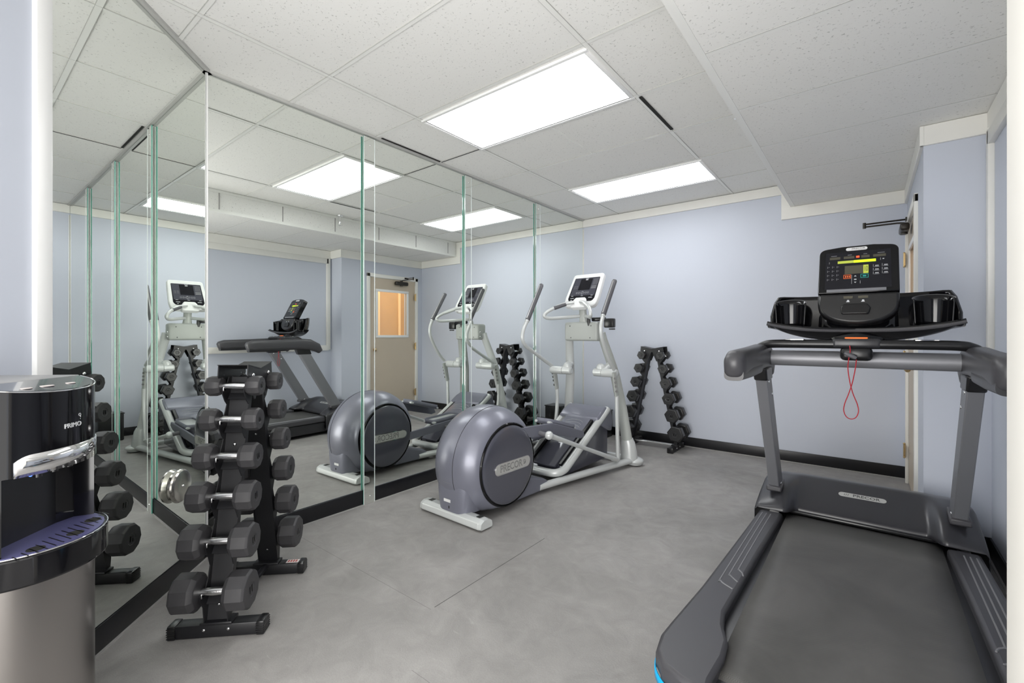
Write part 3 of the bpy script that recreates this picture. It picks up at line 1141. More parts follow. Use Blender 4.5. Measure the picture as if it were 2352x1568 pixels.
        for q_ in range(2):
            sw.tube([(e * 0.2295, c0 - e * 0.012, 0.322 - q_ * 0.011), (e * 0.2295, c0, 0.327 - q_ * 0.011), (e * 0.2295, c0 + e * 0.013, 0.319 - q_ * 0.011), (e * 0.2295, c0 + e * 0.004, 0.308 - q_ * 0.006), (e * 0.2295, c0 - e * 0.010, 0.301)], 0.0014, n=6)
        sw.build('badge_swirl', 'ink', dc)
    # low shroud ahead of the flywheel
    s = MB()
    s.prism([(0.42, 0.030), (0.865, 0.018), (0.845, 0.055), (0.745, 0.112), (0.60, 0.150), (0.42, 0.17)], 'x', -0.172, 0.172)
    s.build('base_shroud', 'slate_mid', t, bevel=0.014)
    # base rails and front feet
    for e in (1, -1):
        b = MB()
        b.rings([((e * 0.150, 0.70, 0.052), (0.034, 0.026)), ((e * 0.260, 1.30, 0.052), (0.034, 0.026)), ((e * 0.365, 1.86, 0.050), (0.036, 0.026))], n=20)
        b.build('base_rail', 'silver', t)
        g = MB()
        g.sphere((e * 0.372, 1.865, 0.042), 0.078, (1.05, 1.0, 0.46))
        g.rings([((e * 0.372, 1.865, 0.010), 0.062), ((e * 0.372, 1.865, 0.04), 0.076)], n=24)
        gg = g.build('front_foot', 'silver', t)
        MB().cyl((e * 0.372, 1.865, 0.0), (e * 0.372, 1.865, 0.012), 0.045).build('rubber_pad', 'black_satin', gg)
        # column boot
        b = MB()
        b.rings([((e * 0.335, 1.835, 0.045), (0.078, 0.066)), ((e * 0.332, 1.832, 0.12), (0.074, 0.062)), ((e * 0.326, 1.828, 0.20), (0.064, 0.054)), ((e * 0.320, 1.822, 0.235), (0.054, 0.046))], n=24)
        b.build('column_boot', 'silver', t)
        c = MB()
        c.rings([((e * 0.318, 1.822, 0.22), (0.052, 0.036)), ((e * 0.285, 1.795, 0.50), (0.047, 0.033)), ((e * 0.238, 1.745, 0.82), (0.045, 0.030)),
                 ((e * 0.215, 1.70, 0.95), (0.044, 0.030)), ((e * 0.178, 1.635, 1.14), (0.040, 0.030)), ((e * 0.170, 1.62, 1.20), (0.038, 0.028))], n=20)
        c.build('column', 'sage' if e > 0 else 'silver', t)
        # shoulder and pivot barrel
        x0, x1 = 0.125, 0.345
        p = MB()
        p.rings([((e * (x0 - 0.010), 1.575, 0.848), 0.022), ((e * x0, 1.575, 0.848), 0.034), ((e * 0.205, 1.575, 0.848), 0.036)], n=28)
        p.rings([((e * 0.205, 1.575, 0.848), 0.036), ((e * 0.210, 1.70, 0.905), 0.036)], n=20)
        p.sphere((e * 0.175, 1.60, 0.885), 0.043)
        pv = p.build('pivot_shoulder', 'silver', t)
        p = MB()
        p.rings([((e * 0.208, 1.575, 0.848), 0.0375), ((e * 0.325, 1.575, 0.848), 0.0375), ((e * 0.345, 1.575, 0.848), 0.032), ((e * 0.352, 1.575, 0.848), 0.018)], n=28)
        p.build('pivot_barrel', 'silver', pv)
    cb = MB()
    cb.box((0, 1.87, 0.052), (0.66, 0.05, 0.045), bev=0.010)
    cb.build('cross_member', 'silver', t)
    # hub plate
    h = MB()
    h.box((0, 1.60, 1.212), (0.345, 0.125, 0.172), bev=0.022, seg=3)
    hb = h.build('hub_plate', 'sage', t)
    for q_ in ((-0.11, 1.262), (-0.10, 1.155), (0.10, 1.155), (0.11, 1.262)):
        MB().sphere((q_[0], 1.5375, q_[1]), 0.0055, (1, 0.6, 1)).build('bolt', 'ink', hb)
    for q_ in (1.21, 1.16):
        MB().sphere((-0.172, 1.565, q_), 0.008).build('bolt', 'chrome', hb)
    p = MB()
    p.rings([((0, 1.60, 1.28), (0.045, 0.034)), ((0, 1.59, 1.34), (0.036, 0.028)), ((0, 1.58, 1.44), (0.036, 0.028))], n=20)
    p.build('console_post', 'sage', t)
    # console
    U = Vector((0, 0.19, 0.31)).normalized()
    mtx = frame((0.004, 1.505, 1.435), (1, 0, 0), U) @ Matrix.Diagonal((1.07, 1, 1, 1))
    c = MB()
    outline = round_poly([(-0.150, 0.0), (0.150, 0.0), (0.160, 0.10), (0.148, 0.365), (-0.148, 0.365), (-0.160, 0.10)], [0.075, 0.075, 0.05, 0.030, 0.030, 0.05], 6)
    poly_on(c, mtx, outline, -0.040, 0.006)
    cn = c.build('console', 'white', t, bevel=0.009)
    c = MB()
    poly_on(c, mtx, round_poly([(-0.112, 0.052), (0.112, 0.052), (0.128, 0.085), (0.122, 0.318), (-0.122, 0.318), (-0.128, 0.085)], [0.03, 0.03, 0.015, 0.008, 0.008, 0.015], 4), 0.002, 0.0072)
    c.build('console_face', 'screen', cn)
    c = MB()
    rect_on(c, mtx, -0.118, 0.118, 0.118, 0.314, 0.007, 0.0078)
    c.build('overlay', 'screen_grey', cn)
    c = MB()
    rect_on(c, mtx, -0.058, 0.178, 0.056, 0.305, 0.0076, 0.0086)
    c.build('display', 'screen', cn)
    c = MB()
    z0, z1 = 0.0077, 0.0090
    for i in range(5):
        for j in range(4):
            rect_on(c, mtx, 0.070 + j * 0.0125, 0.232 + i * 0.0145, 0.078 + j * 0.0125, 0.240 + i * 0.0145, z0, z1)
    for i in range(2):
        rect_on(c, mtx, 0.066, 0.190 + i * 0.018, 0.112, 0.203 + i * 0.018, z0, z1)
    for i in range(3):
        for j in range(2):
            rect_on(c, mtx, -0.105 + j * 0.022, 0.196 + i * 0.013, -0.090 + j * 0.022, 0.200 + i * 0.013, z0, z1)
    c.build('key_marks', 'mark_dim', cn)
    c = MB()
    for j, u in enumerate((-0.060, -0.038, -0.016, 0.008, 0.030, 0.050)):
        c.tube([mtx @ Vector((u + 0.007 * math.cos(a), 0.147 + 0.008 * math.sin(a), 0.0082)) for a in [q * PI / 4 for q in range(8)]], 0.0009, n=5, closed=True, sub=2)
    for (u, v) in ((-0.012, 0.160), (-0.012, 0.131)):
        rect_on(c, mtx, u, v, u + 0.012, v + 0.004, z0, z1)
    for (u0, u1) in ((-0.105, -0.085), (-0.010, 0.010), (0.085, 0.105)):
        rect_on(c, mtx, u0, 0.112, u1, 0.116, z0, z1)
    for (u0, u1, v) in ((-0.105, -0.072, 0.085), (0.070, 0.104, 0.088), (-0.098, -0.086, 0.065), (0.040, 0.056, 0.068)):
        rect_on(c, mtx, u0, v, u1, v + 0.006, z0, z1)
    rect_on(c, mtx, -0.010, 0.289, 0.012, 0.300, 0.0086, 0.0096)
    rect_on(c, mtx, -0.014, 0.308, 0.016, 0.312, z0, z1)
    c.build('printed_icons', 'mark', cn)
    # white hump at the console foot and heart rate bars
    c = MB()
    poly_on(c, mtx, round_poly([(-0.075, -0.020), (0.075, -0.020), (0.062, 0.060), (0.045, 0.088), (-0.045, 0.088), (-0.062, 0.060)], 0.018, 4), -0.030, 0.022)
    c.build('console_hump', 'white', cn, bevel=0.008)
    for e in (-1, 1):
        g = MB()
        g.tube([(e * 0.035, 1.485, 1.475), (e * 0.10, 1.445, 1.462), (e * 0.175, 1.385, 1.425), (e * 0.228, 1.325, 1.378), (e * 0.235, 1.315, 1.345), (e * 0.205, 1.36, 1.330), (e * 0.12, 1.48, 1.340), (e * 0.03, 1.575, 1.352)], 0.0155, n=14, sub=8)
        hbz = g.build('heart_rate_bar', 'silver', t)
        g = MB()
        g.tube([(e * 0.095, 1.448, 1.459), (e * 0.178, 1.381, 1.421)], 0.0178, n=14, smooth=False)
        g.build('sensor_grip', 'grip' if e < 0 else 'silver', hbz)
    # accessory pouch behind the right bar
    g = MB()
    g.box((0.262, 1.60, 1.285), (0.090, 0.060, 0.082), bev=0.010)
    g.box((0.155, 1.60, 1.320), (0.13, 0.05, 0.035), bev=0.010)
    g.box((0.285, 1.60, 1.232), (0.050, 0.03, 0.012), bev=0.004)
    g.rings([((0.085, 1.545, 1.335), (0.016, 0.008)), ((0.085, 1.542, 1.30), (0.018, 0.010)), ((0.085, 1.54, 1.262), (0.008, 0.006))], n=14)
    g.build('entertainment_control', 'black_satin', t)
    # swinging arms
    arms = {1: [(0.338, 1.535, 0.885), (0.338, 1.45, 0.965), (0.338, 1.36, 1.09), (0.338, 1.315, 1.18), (0.338, 1.310, 1.26), (0.338, 1.345, 1.345)],
            -1: [(-0.342, 1.580, 0.885), (-0.342, 1.45, 0.945), (-0.342, 1.27, 1.035), (-0.342, 1.165, 1.090), (-0.342, 1.128, 1.155), (-0.342, 1.148, 1.235), (-0.342, 1.200, 1.312)]}
    tops = {1: (0.338, 1.548, 1.650), -1: (-0.342, 1.415, 1.650)}
    for e in (1, -1):
        a = MB().tube(arms[e], 0.0165, n=14, sub=8)
        ar = a.build('moving_arm', 'silver', t)
        p0, p1 = Vector(arms[e][-1]), Vector(tops[e])
        g = MB()
        g.rings([(p0 + (p1 - p0) * q_, r_) for q_, r_ in ((-0.02, 0.018), (0.0, 0.0215), (0.5, 0.0215), (0.97, 0.0215), (1.0, 0.017))], n=18)
        gp = g.build('arm_grip', 'grip', ar)
        dr = (p1 - p0).normalized()
        side = Vector((0, -dr.z, dr.y))
        g = MB()
        g.rings([(p0 + (p1 - p0) * q_ + side * 0.0175, 0.0065) for q_ in (0.03, 0.5, 0.95)], n=10)
        g.build('grip_insert', 'grip_light', gp)
        g = MB()
        q0 = p0 - dr * 0.016
        g.rings([(q0, 0.0190), (p0 - dr * 0.002, 0.0205)], n=16)
        g.build('grip_collar', 'silver', gp)
        # lower bracket and rod
        if e > 0:
            b0, b1, b2 = (0.338, 1.535, 0.86), (0.338, 1.585, 0.655), (0.338, 1.605, 0.095)
        else:
            b0, b1, b2 = (-0.342, 1.620, 0.86), (-0.342, 1.668, 0.655), (-0.342, 1.600, 0.14)
        b0, b1, b2 = Vector(b0), Vector(b1), Vector(b2)
        g = MB()
        g.rings([(b0, (0.014, 0.030)), (b0 + (b1 - b0) * 0.1, (0.014, 0.032)), (b1, (0.014, 0.026))], n=16)
        br = g.build('adjust_bracket', 'sage', ar)
        for q_ in (0.25, 0.42, 0.59, 0.80):
            cc = b0 + (b1 - b0) * q_
            MB().cyl(cc + Vector((e * 0.011, -0.020, 0)), cc + Vector((e * 0.014, -0.026, 0)), 0.010, n=14).build('adjust_hole', 'ink', br)
        g = MB()
        if e > 0:
            g.tube([b1, b1 + (b2 - b1) * 0.5, b2], 0.0175, n=14)
        else:
            g.tube([b1, (-0.342, 1.672, 0.52), (-0.342, 1.645, 0.34), b2], 0.0175, n=14)
        g.build('arm_rod', 'silver', ar)
        # connecting link back to the pedal arm
        ball = Vector((0.282, 0.655, 0.462)) if e > 0 else Vector((-0.282, 1.02, 0.275))
        g = MB()
        g.rings([(b2 + Vector((0, 0, 0.0)), 0.018), (b2 + (ball - b2) * 0.06, 0.020), (b2 + (ball - b2) * 0.5, 0.0155), (b2 + (ball - b2) * 0.9, 0.0175), (ball, 0.022)], n=16)
        lk = g.build('connecting_link', 'silver', t)
        MB().sphere(ball, 0.031).build('ball_joint', 'silver', lk)
        MB().cyl(ball + Vector((-e * 0.02, -0.01, 0.002)), ball + Vector((-e * 0.075, -0.02, 0.012)), 0.018, n=16).build('joint_pin', 'grip', lk)
        g = MB()
        g.rings([(b2 + Vector((-e * 0.01, 0, 0)), 0.020), (b2 + Vector((-e * 0.055, 0.0, 0)), 0.020)], n=16)
        g.build('link_pin', 'silver', lk)
    # pedal arms and foot plates
    for e in (1, -1):
        if e > 0:
            base, tip, yo, zo = (0.42, 0.515), (1.255, 0.345), 0, 0
            side = [(0.40, 0.545), (0.80, 0.520), (1.240, 0.390), (1.262, 0.345), (1.20, 0.335), (0.86, 0.420), (0.40, 0.475)]
            pc, ang = (0.120, 0.975, 0.470), -0.27
        else:
            side = [(0.40, 0.300), (0.80, 0.325), (1.28, 0.350), (1.30, 0.315), (1.22, 0.280), (0.86, 0.255), (0.40, 0.230)]
            pc, ang = (-0.120, 1.05, 0.345), 0.04
        g = MB().prism(side, 'x', e * 0.196, e * 0.214)
        pa = g.build('pedal_arm', 'slate_mid', t, bevel=0.004)
        g = MB()
        rot = Euler((ang, 0, 0))
        g.box(pc, (0.150, 0.380, 0.022), rot=rot, bev=0.008)
        pl = g.build('foot_plate', 'silver', pa)
        # raised rim round the plate
        rm = rot.to_matrix()
        pts = [Vector(pc) + rm @ Vector((u, v, 0.030)) for u, v in round_poly([(-0.075, -0.19), (0.075, -0.19), (0.075, 0.19), (-0.075, 0.19)], 0.05, 4)]
        g = MB()
        lo = [Vector(pc) + rm @ Vector((u * 1.04, v * 1.02, -0.012)) for u, v in round_poly([(-0.075, -0.19), (0.075, -0.19), (0.075, 0.19), (-0.075, 0.19)], 0.05, 4)]
        A = [g.bm.verts.new(p) for p in lo]
        B = [g.bm.verts.new(p) for p in pts]
        n = len(A)
        for i in range(n):
            g.bm.faces.new((A[i], A[(i + 1) % n], B[(i + 1) % n], B[i]))
        g.build('plate_rim', 'slate_mid', pl, solid=0.006)
    # ramp: tilted track box
    ra = MB()
    ra.prism([(0.98, 0.060), (1.74, 0.060), (1.745, 0.50), (1.66, 0.485), (1.03, 0.130)], 'x', -0.165, 0.165)
    rp = ra.build('ramp_housing', 'slate_dark', t, bevel=0.006)
    g = MB()
    rr = (0.030, 0.030)
    g.tube([(0.190, 1.690, 0.508), (0.190, 1.35, 0.318), (0.190, 1.06, 0.156), (0.184, 0.985, 0.118), (0.150, 0.930, 0.103), (0.08, 0.912, 0.100), (-0.08, 0.912, 0.100), (-0.150, 0.930, 0.103), (-0.184, 0.985, 0.118), (-0.190, 1.06, 0.156), (-0.190, 1.35, 0.318), (-0.190, 1.690, 0.508)], 0.031, n=18, sub=6)
    g.build('ramp_rail', 'silver', rp)
    sl_ = math.atan2(0.352, 0.63)
    rot = Euler((sl_, 0, 0))

    def on(s_, off):   # along slope from (0.98,.125)
        return (0.98 + s_ * math.cos(sl_) - off * math.sin(sl_), 0.128 + s_ * math.sin(sl_) + off * math.cos(sl_))
    y_, z_ = on(0.20, 0.0)
    g = MB().box((0, y_, z_), (0.215, 0.40, 0.020), rot=rot, bev=0.006)
    g.build('ramp_cover', 'slate_dark', rp)
    y_, z_ = on(0.50, 0.012)
    g = MB().box((0, y_, z_), (0.262, 0.24, 0.022), rot=rot, bev=0.008)
    cl = g.build('clear_plate', 'slate', rp)
    g = MB()
    y_, z_ = on(0.50, 0.0245)
    fm = frame((0, y_, z_), (1, 0, 0), (0, math.cos(sl_), math.sin(sl_)))
    for q_ in range(3):
        g.tube([fm @ Vector((0.095 * math.cos(a), -0.05 + 0.035 * q_ + 0.05 * math.sin(a), 0)) for a in [PI * (0.15 + 0.7 * w_ / 6) for w_ in range(7)]], 0.0012, n=5, sub=3)
    g.build('etched_arcs', 'mark', cl)
    tp = MB()
    prof = [(on(0.60, -0.02)), (on(0.60, 0.030)), (on(0.70, 0.036)), (on(0.79, 0.022)), (on(0.85, -0.02)), (1.775, 0.42), (1.76, 0.30)]
    tp.prism(prof, 'x', -0.205, 0.205)
    tp.build('ramp_top_cap', 'slate', rp, bevel=0.020)
    for e in (1, -1):
        y_, z_ = on(0.36, 0.006)
        MB().box((e * 0.142, y_, z_), (0.020, 0.66, 0.022), rot=rot).build('track_slot', 'black_satin', rp)
    return t


make_elliptical()


# ================================================================== TREADMILL
def make_treadmill():
    O = Vector((2.722, 1.45, 0))
    t = thing('treadmill', 'charcoal treadmill with black lit console and grey uprights on the right', 'treadmill', O)

    def P(x, y, z):
        return (x - O.x, y - O.y, z)

    def mirx(pts, e):
        return [((x - O.x) if e < 0 else -(x - O.x), y - O.y) for x, y in pts]
    # side rails with rear corner caps
    outer = [(2.288, 1.96), (2.272, 1.40), (2.258, 0.95), (2.240, 0.66), (2.236, 0.57), (2.250, 0.49), (2.290, 0.440), (2.35, 0.415), (2.425, 0.405)]
    inner = [(2.420, 0.46), (2.426, 0.58), (2.418, 0.665), (2.388, 0.740), (2.372, 0.820), (2.382, 1.40), (2.400, 1.96)]
    top = outer + inner
    for e in (-1, 1):
        r = MB().prism(mirx(top, e), 'z', 0.152, 0.215)
        rail = r.build('side_rail', 'charcoal', t, bevel=0.013)
        lo = [(x + (0.012 if i < len(outer) else -0.004), y + (0.01 if 4 < i < 9 else 0)) for i, (x, y) in enumerate(top)]
        r = MB().prism(mirx(lo, e), 'z', 0.035, 0.151)
        r.build('lower_skirt', 'tm_dark', rail, bevel=0.012)
        # blue stripe round the rear corner
        path = [(2.2405, 0.70), (2.2315, 0.63), (2.2300, 0.565), (2.2430, 0.485), (2.2860, 0.432), (2.345, 0.407), (2.38, 0.402)]
        cp = catmull([Vector((a, b, 0)) for a, b in path], 6)
        s = MB()
        n = len(cp)
        for side_ in (0,):
            A, B = [], []
            for i, c in enumerate(cp):
                w_ = 0.013 * min(1, i / 6, (n - 1 - i) / 4)
                x, y = mirx([(c.x + 0.004, c.y + 0.002)], e)[0]
                zc = 0.158 - 0.012 * (i / n)
                A.append(s.bm.verts.new((x, y, zc - w_)))
                B.append(s.bm.verts.new((x, y, zc + w_ + 0.0002)))
            for i in range(n - 1):
                s.bm.faces.new((A[i], A[i + 1], B[i + 1], B[i]))
        s.build('blue_stripe', 'cyan', rail, solid=0.004)
        for (x0, ye, xi) in ((2.310, 1.030, 0.050), (2.330, 1.095, 0.034), (2.350, 1.160, 0.020)):
            g = MB()
            pts = [(x0, 1.90), (x0 - 0.004, 1.45), (x0 - 0.006, ye + 0.02), (x0 - 0.003, ye), (x0 + 0.012, ye - 0.018), (x0 + xi, ye - 0.040)]
            m_ = mirx(pts, e)
            g.tube([(a, b, 0.2150) for a, b in m_], 0.0030, n=6, sub=5)
            g.build('rail_groove', 'groove', rail)
    # deck and belt
    d = MB()
    d.box(P(2.722, 1.30, 0.125), (0.700, 1.60, 0.11), bev=0.004)
    d.build('deck', 'tm_dark', t)
    d = MB()
    d.box(P(2.722, 1.45, 0.055), (0.80, 1.9, 0.05), bev=0.01)
    dk_ = d.build('base_frame', 'black_metal', t)
    for e in (-1, 1):
        for yy in (0.62, 2.35):
            MB().cyl(P(2.722 + e * 0.36, yy, 0.0), P(2.722 + e * 0.36, yy, 0.035), 0.030, n=20).build('levelling_foot', 'black_satin', dk_)
    prof = [(2.12, 0.191), (1.8, 0.1915), (1.2, 0.1915), (0.60, 0.1915)]
    for j in range(13):
        a = PI / 2 + PI * j / 12
        prof.append((0.555 + 0.048 * math.cos(a), 0.1435 + 0.048 * math.sin(a)))
    b = MB()
    rows = []
    for y, z in prof:
        rows.append([b.bm.verts.new(P(2.722 + (-0.312 + 0.624 * i / 8), y, z)) for i in range(9)])
    for r0, r1 in zip(rows, rows[1:]):
        for i in range(8):
            b.bm.faces.new((r0[i], r0[i + 1], r1[i + 1], r1[i]))
    b.build('running_belt', 'belt', t, solid=0.003)

    # motor hood
    def sm(q):
        q = max(0.0, min(1.0, q))
        return q * q * (3 - 2 * q)

    def hood(u, v):
        uu = u * 2 - 1
        a = abs(uu)
        x = 0.456 * (math.copysign(min(a / 0.97, 1.0), uu))
        ax_ = abs(x)
        drop = sm((a - 0.97) / 0.03)
        side = sm((ax_ - 0.268) / 0.05)
        ye = 2.045 - 0.095 * side
        ze = 0.212 + 0.010 * side
        yt = 2.30 - 0.02 * side
        # centre is a dished face, shoulders bulge
        bul = math.exp(-((ax_ - 0.325) / 0.060) ** 2) * 0.022
        zt = 0.345 - 0.030 * sm((ax_ - 0.36) / 0.09)
        if v < 0.5:
            q = v / 0.5
            y = ye + (yt - ye) * q
            z = ze + (zt - ze) * (q ** 0.72 if q > 0 else 0) + bul * math.sin(PI * q)
        else:
            q = (v - 0.5) / 0.5
            y = yt + (2.66 - yt) * math.sin(q * PI / 2) ** 1.1
            z = 0.05 + (zt - 0.05) * math.cos(q * PI / 2)
        z = z * (1 - drop) + 0.06 * drop
        return Vector((x, y - O.y, z))
    hb = MB().grid(hood, 80, 36)
    ho_ = hb.build('motor_hood', 'hood', t, solid=0.004, angle=60)
    # badge on the hood face, lying on the surface
    c0 = hood(0.515, 0.30)
    ca, cb_ = hood(0.515, 0.27), hood(0.515, 0.33)
    up = (cb_ - ca).normalized()
    fm = frame(c0 + Vector((0, 0, 0)), (1, 0, 0), up)
    g = MB()
    pill(g, fm @ Matrix.Translation((0, 0, 0.001)), 0.205, 0.034, 0.0035)
    bd = g.build('hood_badge', 'badge', ho_)
    text_mesh('PRECOR', 0.0275, 'badge_lettering', 'ink', bd, fm @ Matrix.Translation((0.018, 0.0, 0.0048)), 0.0004, 0.0005, 1.12)
    sw = MB()
    for q_ in range(3):
        sw.tube([fm @ Vector((-0.078 + q_ * 0.008, -0.007, 0.0048)), fm @ Vector((-0.074 + q_ * 0.008, 0.007, 0.0048))], 0.0012, n=6, smooth=False)
    sw.build('badge_swirl', 'ink', bd)
    # black nosing between belt and hood
    g = MB()
    g.box(P(2.722, 2.056, 0.205), (0.60, 0.036, 0.018), bev=0.006)
    g.build('hood_lip', 'black_satin', ho_)
    # uprights
    for e in (-1, 1):
        x0, x1 = (-0.405, -0.352) if e < 0 else (0.352, 0.405)
        u = MB().prism([(2.07 - O.y, 0.290), (2.20 - O.y, 0.290), (1.765 - O.y, 1.005), (1.635 - O.y, 1.005)], 'x', x0, x1)
        up_ = u.build('upright', 'tm_grey', t, bevel=0.005)
        sl0, sl1 = Vector((0, 2.135 - O.y, 0.29)), Vector((0, 1.70 - O.y, 1.005))
        for q_, off in ((0.06, 0.0), (0.82, 0.03), (0.92, -0.02), (0.94, 0.035)):
            c = sl0 + (sl1 - sl0) * q_
            xi = x1 if e < 0 else x0
            MB().sphere((xi, c.y + off, c.z), 0.008, (0.5, 1, 1)).build('bolt', 'chrome', up_)
        c = sl0 + (sl1 - sl0) * 0.02
        MB().prism([(2.035 - O.y, 0.30), (2.22 - O.y, 0.30), (2.19 - O.y, 0.34), (2.035 - O.y, 0.33)], 'x', x0 - 0.012, x1 + 0.012).build('upright_foot', 'charcoal', up_, bevel=0.008)
        # black collar at the top of the upright
        cc = MB().prism([(1.650 - O.y, 0.955), (1.805 - O.y, 0.955), (1.780 - O.y, 1.02), (1.620 - O.y, 1.02)], 'x', x0 - 0.004, x1 + 0.004)
        cc.build('collar', 'black_satin', up_, bevel=0.008)
        # side handrail
        xm = e * 0.388
        h = MB()
        h.rings([((xm, 1.105 - O.y, 1.050), (0.022, 0.030)), ((xm, 1.120 - O.y, 1.055), (0.036, 0.048)), ((xm, 1.17 - O.y, 1.062), (0.042, 0.058)), ((xm, 1.45 - O.y, 1.068), (0.043, 0.060)),
                 ((xm, 1.66 - O.y, 1.075), (0.044, 0.062)), ((xm, 1.78 - O.y, 1.068), (0.044, 0.062)), ((xm, 1.875 - O.y, 1.03), (0.040, 0.052)), ((xm, 1.915 - O.y, 0.985), (0.030, 0.030))], n=32, sq=0.62)
        hr = h.build('handrail', 'charcoal', t, angle=60)
        h = MB()
        h.rings([((xm, 1.125 - O.y, 1.022), (0.037, 0.026)), ((xm, 1.30 - O.y, 1.026), (0.0445, 0.030)), ((xm, 1.50 - O.y, 1.03), (0.044, 0.030))], n=32, sq=0.62)
        h.build('rail_underside', 'tm_dark', hr)
    # grey cross member and black front bar
    c = MB()
    c.rings([((-0.345, 1.745 - O.y, 1.068), (0.030, 0.038)), ((0.0, 1.755 - O.y, 1.068), (0.030, 0.038)), ((0.345, 1.745 - O.y, 1.068), (0.030, 0.038))], n=28)
    c.build('cross_member', 'tm_grey', t)
    g = MB()
    g.tube([(-0.400, 1.69 - O.y, 1.112), (-0.37, 1.675 - O.y, 1.130), (-0.33, 1.665 - O.y, 1.139), (-0.20, 1.66 - O.y, 1.141), (0, 1.655 - O.y, 1.141), (0.20, 1.66 - O.y, 1.141), (0.33, 1.665 - O.y, 1.139), (0.37, 1.675 - O.y, 1.130), (0.400, 1.69 - O.y, 1.112)], 0.0205, n=18, sub=6)
    fb = g.build('front_grip_bar', 'black_satin', t)
    for e in (-1, 1):
        g = MB()
        pill(g, frame((e * 0.235, 1.652 - O.y, 1.1605), (1, 0, 0), (0, 1, 0.1)), 0.085, 0.014, 0.0025)
        g.build('heart_rate_sensor', 'chrome', fb)
    g = MB()
    g.box((0, 1.664 - O.y, 1.146), (0.178, 0.060, 0.044), bev=0.014, seg=3)
    pod = g.build('centre_pod', 'tm_dark', fb)
    g = MB()
    g.box((0, 1.675 - O.y, 1.098), (0.118, 0.085, 0.060), bev=0.020, seg=3)
    g.build('pod_base', 'black_satin', pod)
    g = MB()
    pill(g, frame((0, 1.648 - O.y, 1.1680), (1, 0, 0), (0, 1, 0.35)), 0.082, 0.012, 0.003)
    g.build('stop_switch', 'orange_glow', pod)
    # console neck
    g = MB()
    g.rings([((0, 1.715 - O.y, 1.135), (0.080, 0.030)), ((0, 1.730 - O.y, 1.17), (0.115, 0.040)), ((0, 1.775 - O.y, 1.21), (0.150, 0.045)), ((0, 1.825 - O.y, 1.27), (0.15, 0.040)), ((0, 1.850 - O.y, 1.36), (0.12, 0.035))], n=28)
    g.build('console_neck', 'black_gloss', t)

    # accessory tray: curved shell with wings, rounded bins and deep lens-shaped underside
    def shell(u, v):
        uu = u * 2 - 1
        a = abs(uu)
        x = 0.352 * uu
        wing = sm((a - 0.70) / 0.30)
        yb = 1.865 - 0.11 * max(0, (a - 0.62) / 0.38) ** 2
        zt = 1.372 - 0.10 * max(0, (a - 0.90) / 0.10) ** 2.2 + 0.006 * a
        zb = 1.182 + 0.035 * a ** 3
        if v < 0.35:
            q = v / 0.35
            y = 1.655 + 0.045 * (1 - a) + (yb - 0.05 - 1.655) * q
            z = zb + 0.022 * (1 - q) ** 2 + 0.0 * q
        else:
            q = (v - 0.35) / 0.65
            y = yb - 0.05 + 0.05 * math.sin(q * PI / 2)
            z = zb + (zt - zb) * (1 - math.cos(q * PI / 2)) ** 0.9
        return Vector((x, y - O.y, z))
    g = MB().grid(shell, 48, 18)
    ty = g.build('accessory_tray', 'black_gloss', t, solid=0.014, angle=60)

    def under(u, v):
        uu = u * 2 - 1
        a = abs(uu)
        x = 0.352 * uu
        y0 = 1.655 + 0.045 * (1 - a)
        y = y0 + (1.80 - y0) * v
        zt_ = 1.182 + 0.035 * a ** 3 + 0.022
        zb_ = zt_ - 0.050 * (1 - a ** 2.2) ** 0.6
        z = zt_ + (zb_ - zt_) * math.sin(min(1, v * 2.5) * PI / 2)
        return Vector((x, y - O.y, z))
    g = MB().grid(under, 48, 10)
    g.build('tray_underside', 'black_satin', ty, angle=60)
    g = MB()
    g.tube([shell(q / 24, 0.0) + Vector((0, -0.004, -0.002)) for q in range(25)], 0.007, n=8, sub=2)
    g.build('tray_lip', 'charcoal', ty)
    for e in (-1, 1):
        # rounded bin moulded into the wing, open to the user
        b = MB()

        def bin_(u, v, e=e):
            a = PI * (-0.06 + 1.12 * u)
            rx, ry = 0.060, 0.060
            xx = e * 0.258 + rx * math.cos(a) * (1 + 0.10 * v)
            yy = 1.705 + ry * math.sin(a)
            return Vector((xx, yy - O.y, 1.218 + (1.356 - 1.218) * v - 0.018 * v * (1 - math.sin(max(0, min(PI, a))))))
        b.grid(bin_, 24, 6)
        b.build('storage_bin', 'black_gloss', ty, solid=0.005, angle=60)
        b = MB().tube([bin_(q / 12, 1.0) for q in range(13)], 0.0032, n=8, sub=2)
        b.build('bin_rim', 'charcoal', ty)
    # console display head
    U = Vector((0, 0.115, 0.225)).normalized()
    HT = 0.262
    mtx = frame((0.002, 1.733 - O.y, 1.380), (1, 0, 0), U)
    c = MB()
    outline = round_poly([(-0.150, 0.0), (0.150, 0.0), (0.150, HT - 0.012), (0.06, HT), (-0.06, HT - 0.001), (-0.150, HT - 0.012)], [0.004, 0.004, 0.034, 0.05, 0.05, 0.034], 6)
    poly_on(c, mtx, outline, -0.055, 0.0)
    hd = c.build('console_head', 'black_gloss', t, bevel=0.008)
    # lower half of the pod
    m2 = frame((0.002, 1.733 - O.y, 1.378), (1, 0, 0), Vector((0, 0.045, 0.15)))
    c = MB()
    lo = []
    for j in range(17):
        a = PI * j / 16
        lo.append((-0.150 * math.cos(a) * (1.0 if j in (0, 16) else 1.0), -0.045 - 0.105 * (math.sin(a) ** 0.8)))
    poly = [(0.150, -0.002), (-0.150, -0.002)] + lo
    poly_on(c, m2, poly, -0.065, 0.004)
    lp = c.build('console_chin', 'black_satin', t, bevel=0.012)
    # chin details
    c = MB()
    rect_on(c, m2, -0.050, -0.030, -0.016, -0.018, 0.0045, 0.0058)
    c.build('small_window', 'seg', lp)
    c = MB()
